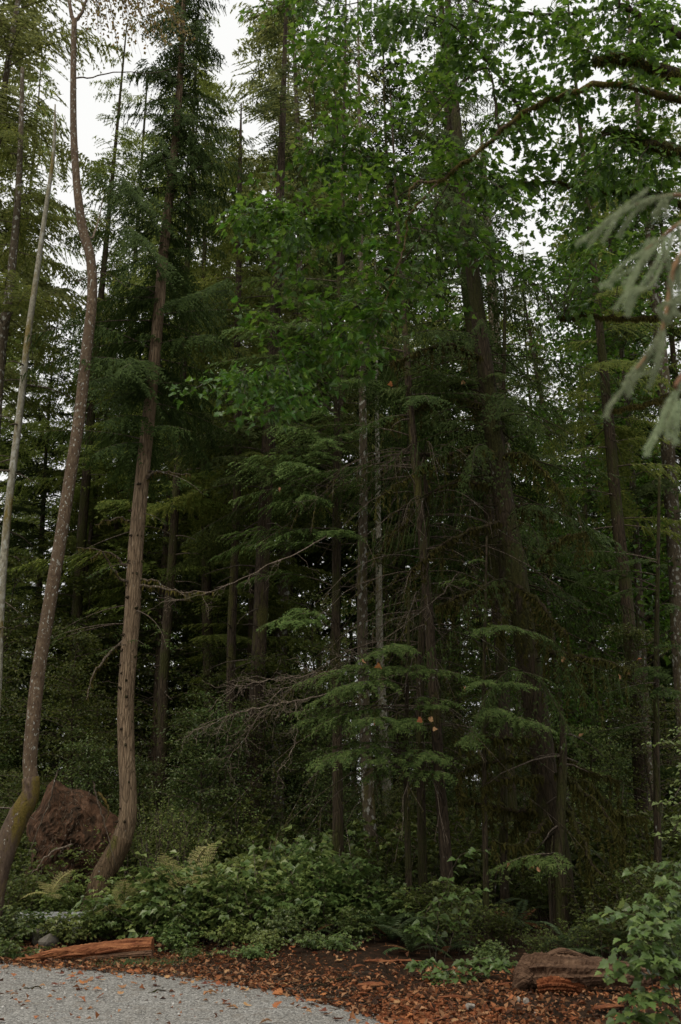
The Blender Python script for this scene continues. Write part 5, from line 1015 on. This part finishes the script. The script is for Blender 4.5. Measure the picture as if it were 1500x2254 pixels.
link('foliage', mb.mesh('foliage', M['maple']), T, 'stuff')

# ------------------------------------------------------------------ close silvery spruce boughs at the right (out of focus)
T = thing('young_spruce', 'pale silvery conifer boughs hanging close to the camera at the right edge', 'tree')
rg = np.random.default_rng(3)
z = np.linspace(-.1, 5, 20); mb = MB(); add_tubes(mb, np.stack([1.75 + 0 * z, 2.6 + 0 * z, z], 1), .05 * (1 - .7 * z / 5), 10, ref=(1, 0, 0)); link('trunk', mb.mesh('trunk', M['bark_mid'], True), T)
Yb = 2.3
B5 = [([(1620, 400), (1540, 455), (1500, 430), (1450, 435), (1400, 450)], [[(1400, 450), (1350, 480), (1320, 510), (1298, 540)], [(1440, 440), (1400, 465), (1380, 490), (1365, 520)], [(1480, 432), (1460, 450), (1445, 480)], [(1370, 465), (1345, 500), (1330, 530)]]),
      ([(1620, 430), (1500, 490), (1450, 530), (1420, 550)], [[(1430, 545), (1390, 570), (1355, 600), (1342, 630)], [(1450, 535), (1410, 590), (1380, 640), (1355, 680)], [(1470, 520), (1440, 590), (1400, 650), (1382, 690)], [(1480, 510), (1470, 560), (1475, 590)], [(1440, 540), (1400, 600), (1375, 625)], [(1495, 500), (1500, 550), (1480, 600)]]),
      ([(1620, 470), (1500, 560), (1475, 640), (1460, 720), (1440, 760), (1410, 800), (1385, 830)], [[(1475, 600), (1480, 660), (1465, 700)], [(1460, 720), (1455, 780), (1430, 850)], [(1440, 760), (1420, 800), (1395, 840), (1385, 870)], [(1400, 810), (1370, 860), (1345, 890), (1334, 915)], [(1490, 590), (1495, 640), (1480, 690), (1465, 700)], [(1450, 740), (1450, 770), (1440, 790)]]),
      ([(1620, 700), (1500, 830), (1490, 860), (1480, 900)], [[(1480, 880), (1460, 920), (1440, 960), (1425, 1000)], [(1490, 890), (1475, 930), (1470, 965)], [(1500, 880), (1492, 930), (1485, 960)], [(1500, 850), (1470, 890), (1450, 950)]])]
for main, subs in B5:
    P3 = [W(a, b, Yb + (.25 if a > 1600 else 0)) for a, b in main]; Cl, rl = limb(P3, .008, .002, 20); mb = MB(); add_tubes(mb, Cl, rl, 6); br = link('branch', mb.mesh('branch', M['spruce_twig'], True), T)
    mf = MB()
    subs2 = [[(a + rg.normal(0, 14), b + rg.normal(0, 14)) for a, b in p_] for p_ in subs[::2]]
    for pts in subs + subs2 + [main[1:]]:
        Cs, _ = limb([W(a, b, Yb + rg.normal(0, .03)) for a, b in pts], 1, 1, 24); add_tubes(mf, Cs, np.linspace(.003, .001, 24), 4)
        k = int(np.linalg.norm(np.diff(Cs, axis=0), axis=1).sum() * 2300); u = rg.random(k) * 22.99; i_ = u.astype(int); T_ = unit(Cs[i_ + 1] - Cs[i_]); a = rg.normal(0, 1, (k, 3)); a = unit(a - (a * T_).sum(1, keepdims=True) * T_)
        spikes(mf, Cs[i_] + (Cs[i_ + 1] - Cs[i_]) * (u - i_)[:, None], a * .8 + T_ * .8, rg.normal(0, 1, (k, 3)), rg.uniform(.010, .020, k), np.full(k, .0022))
    link('needles', mf.mesh('needles', M['spruce_pale']), br, 'stuff')

tot = sum(len(me.polygons) for me in bpy.data.meshes); print('polys', tot, 'objects', len(bpy.data.objects))
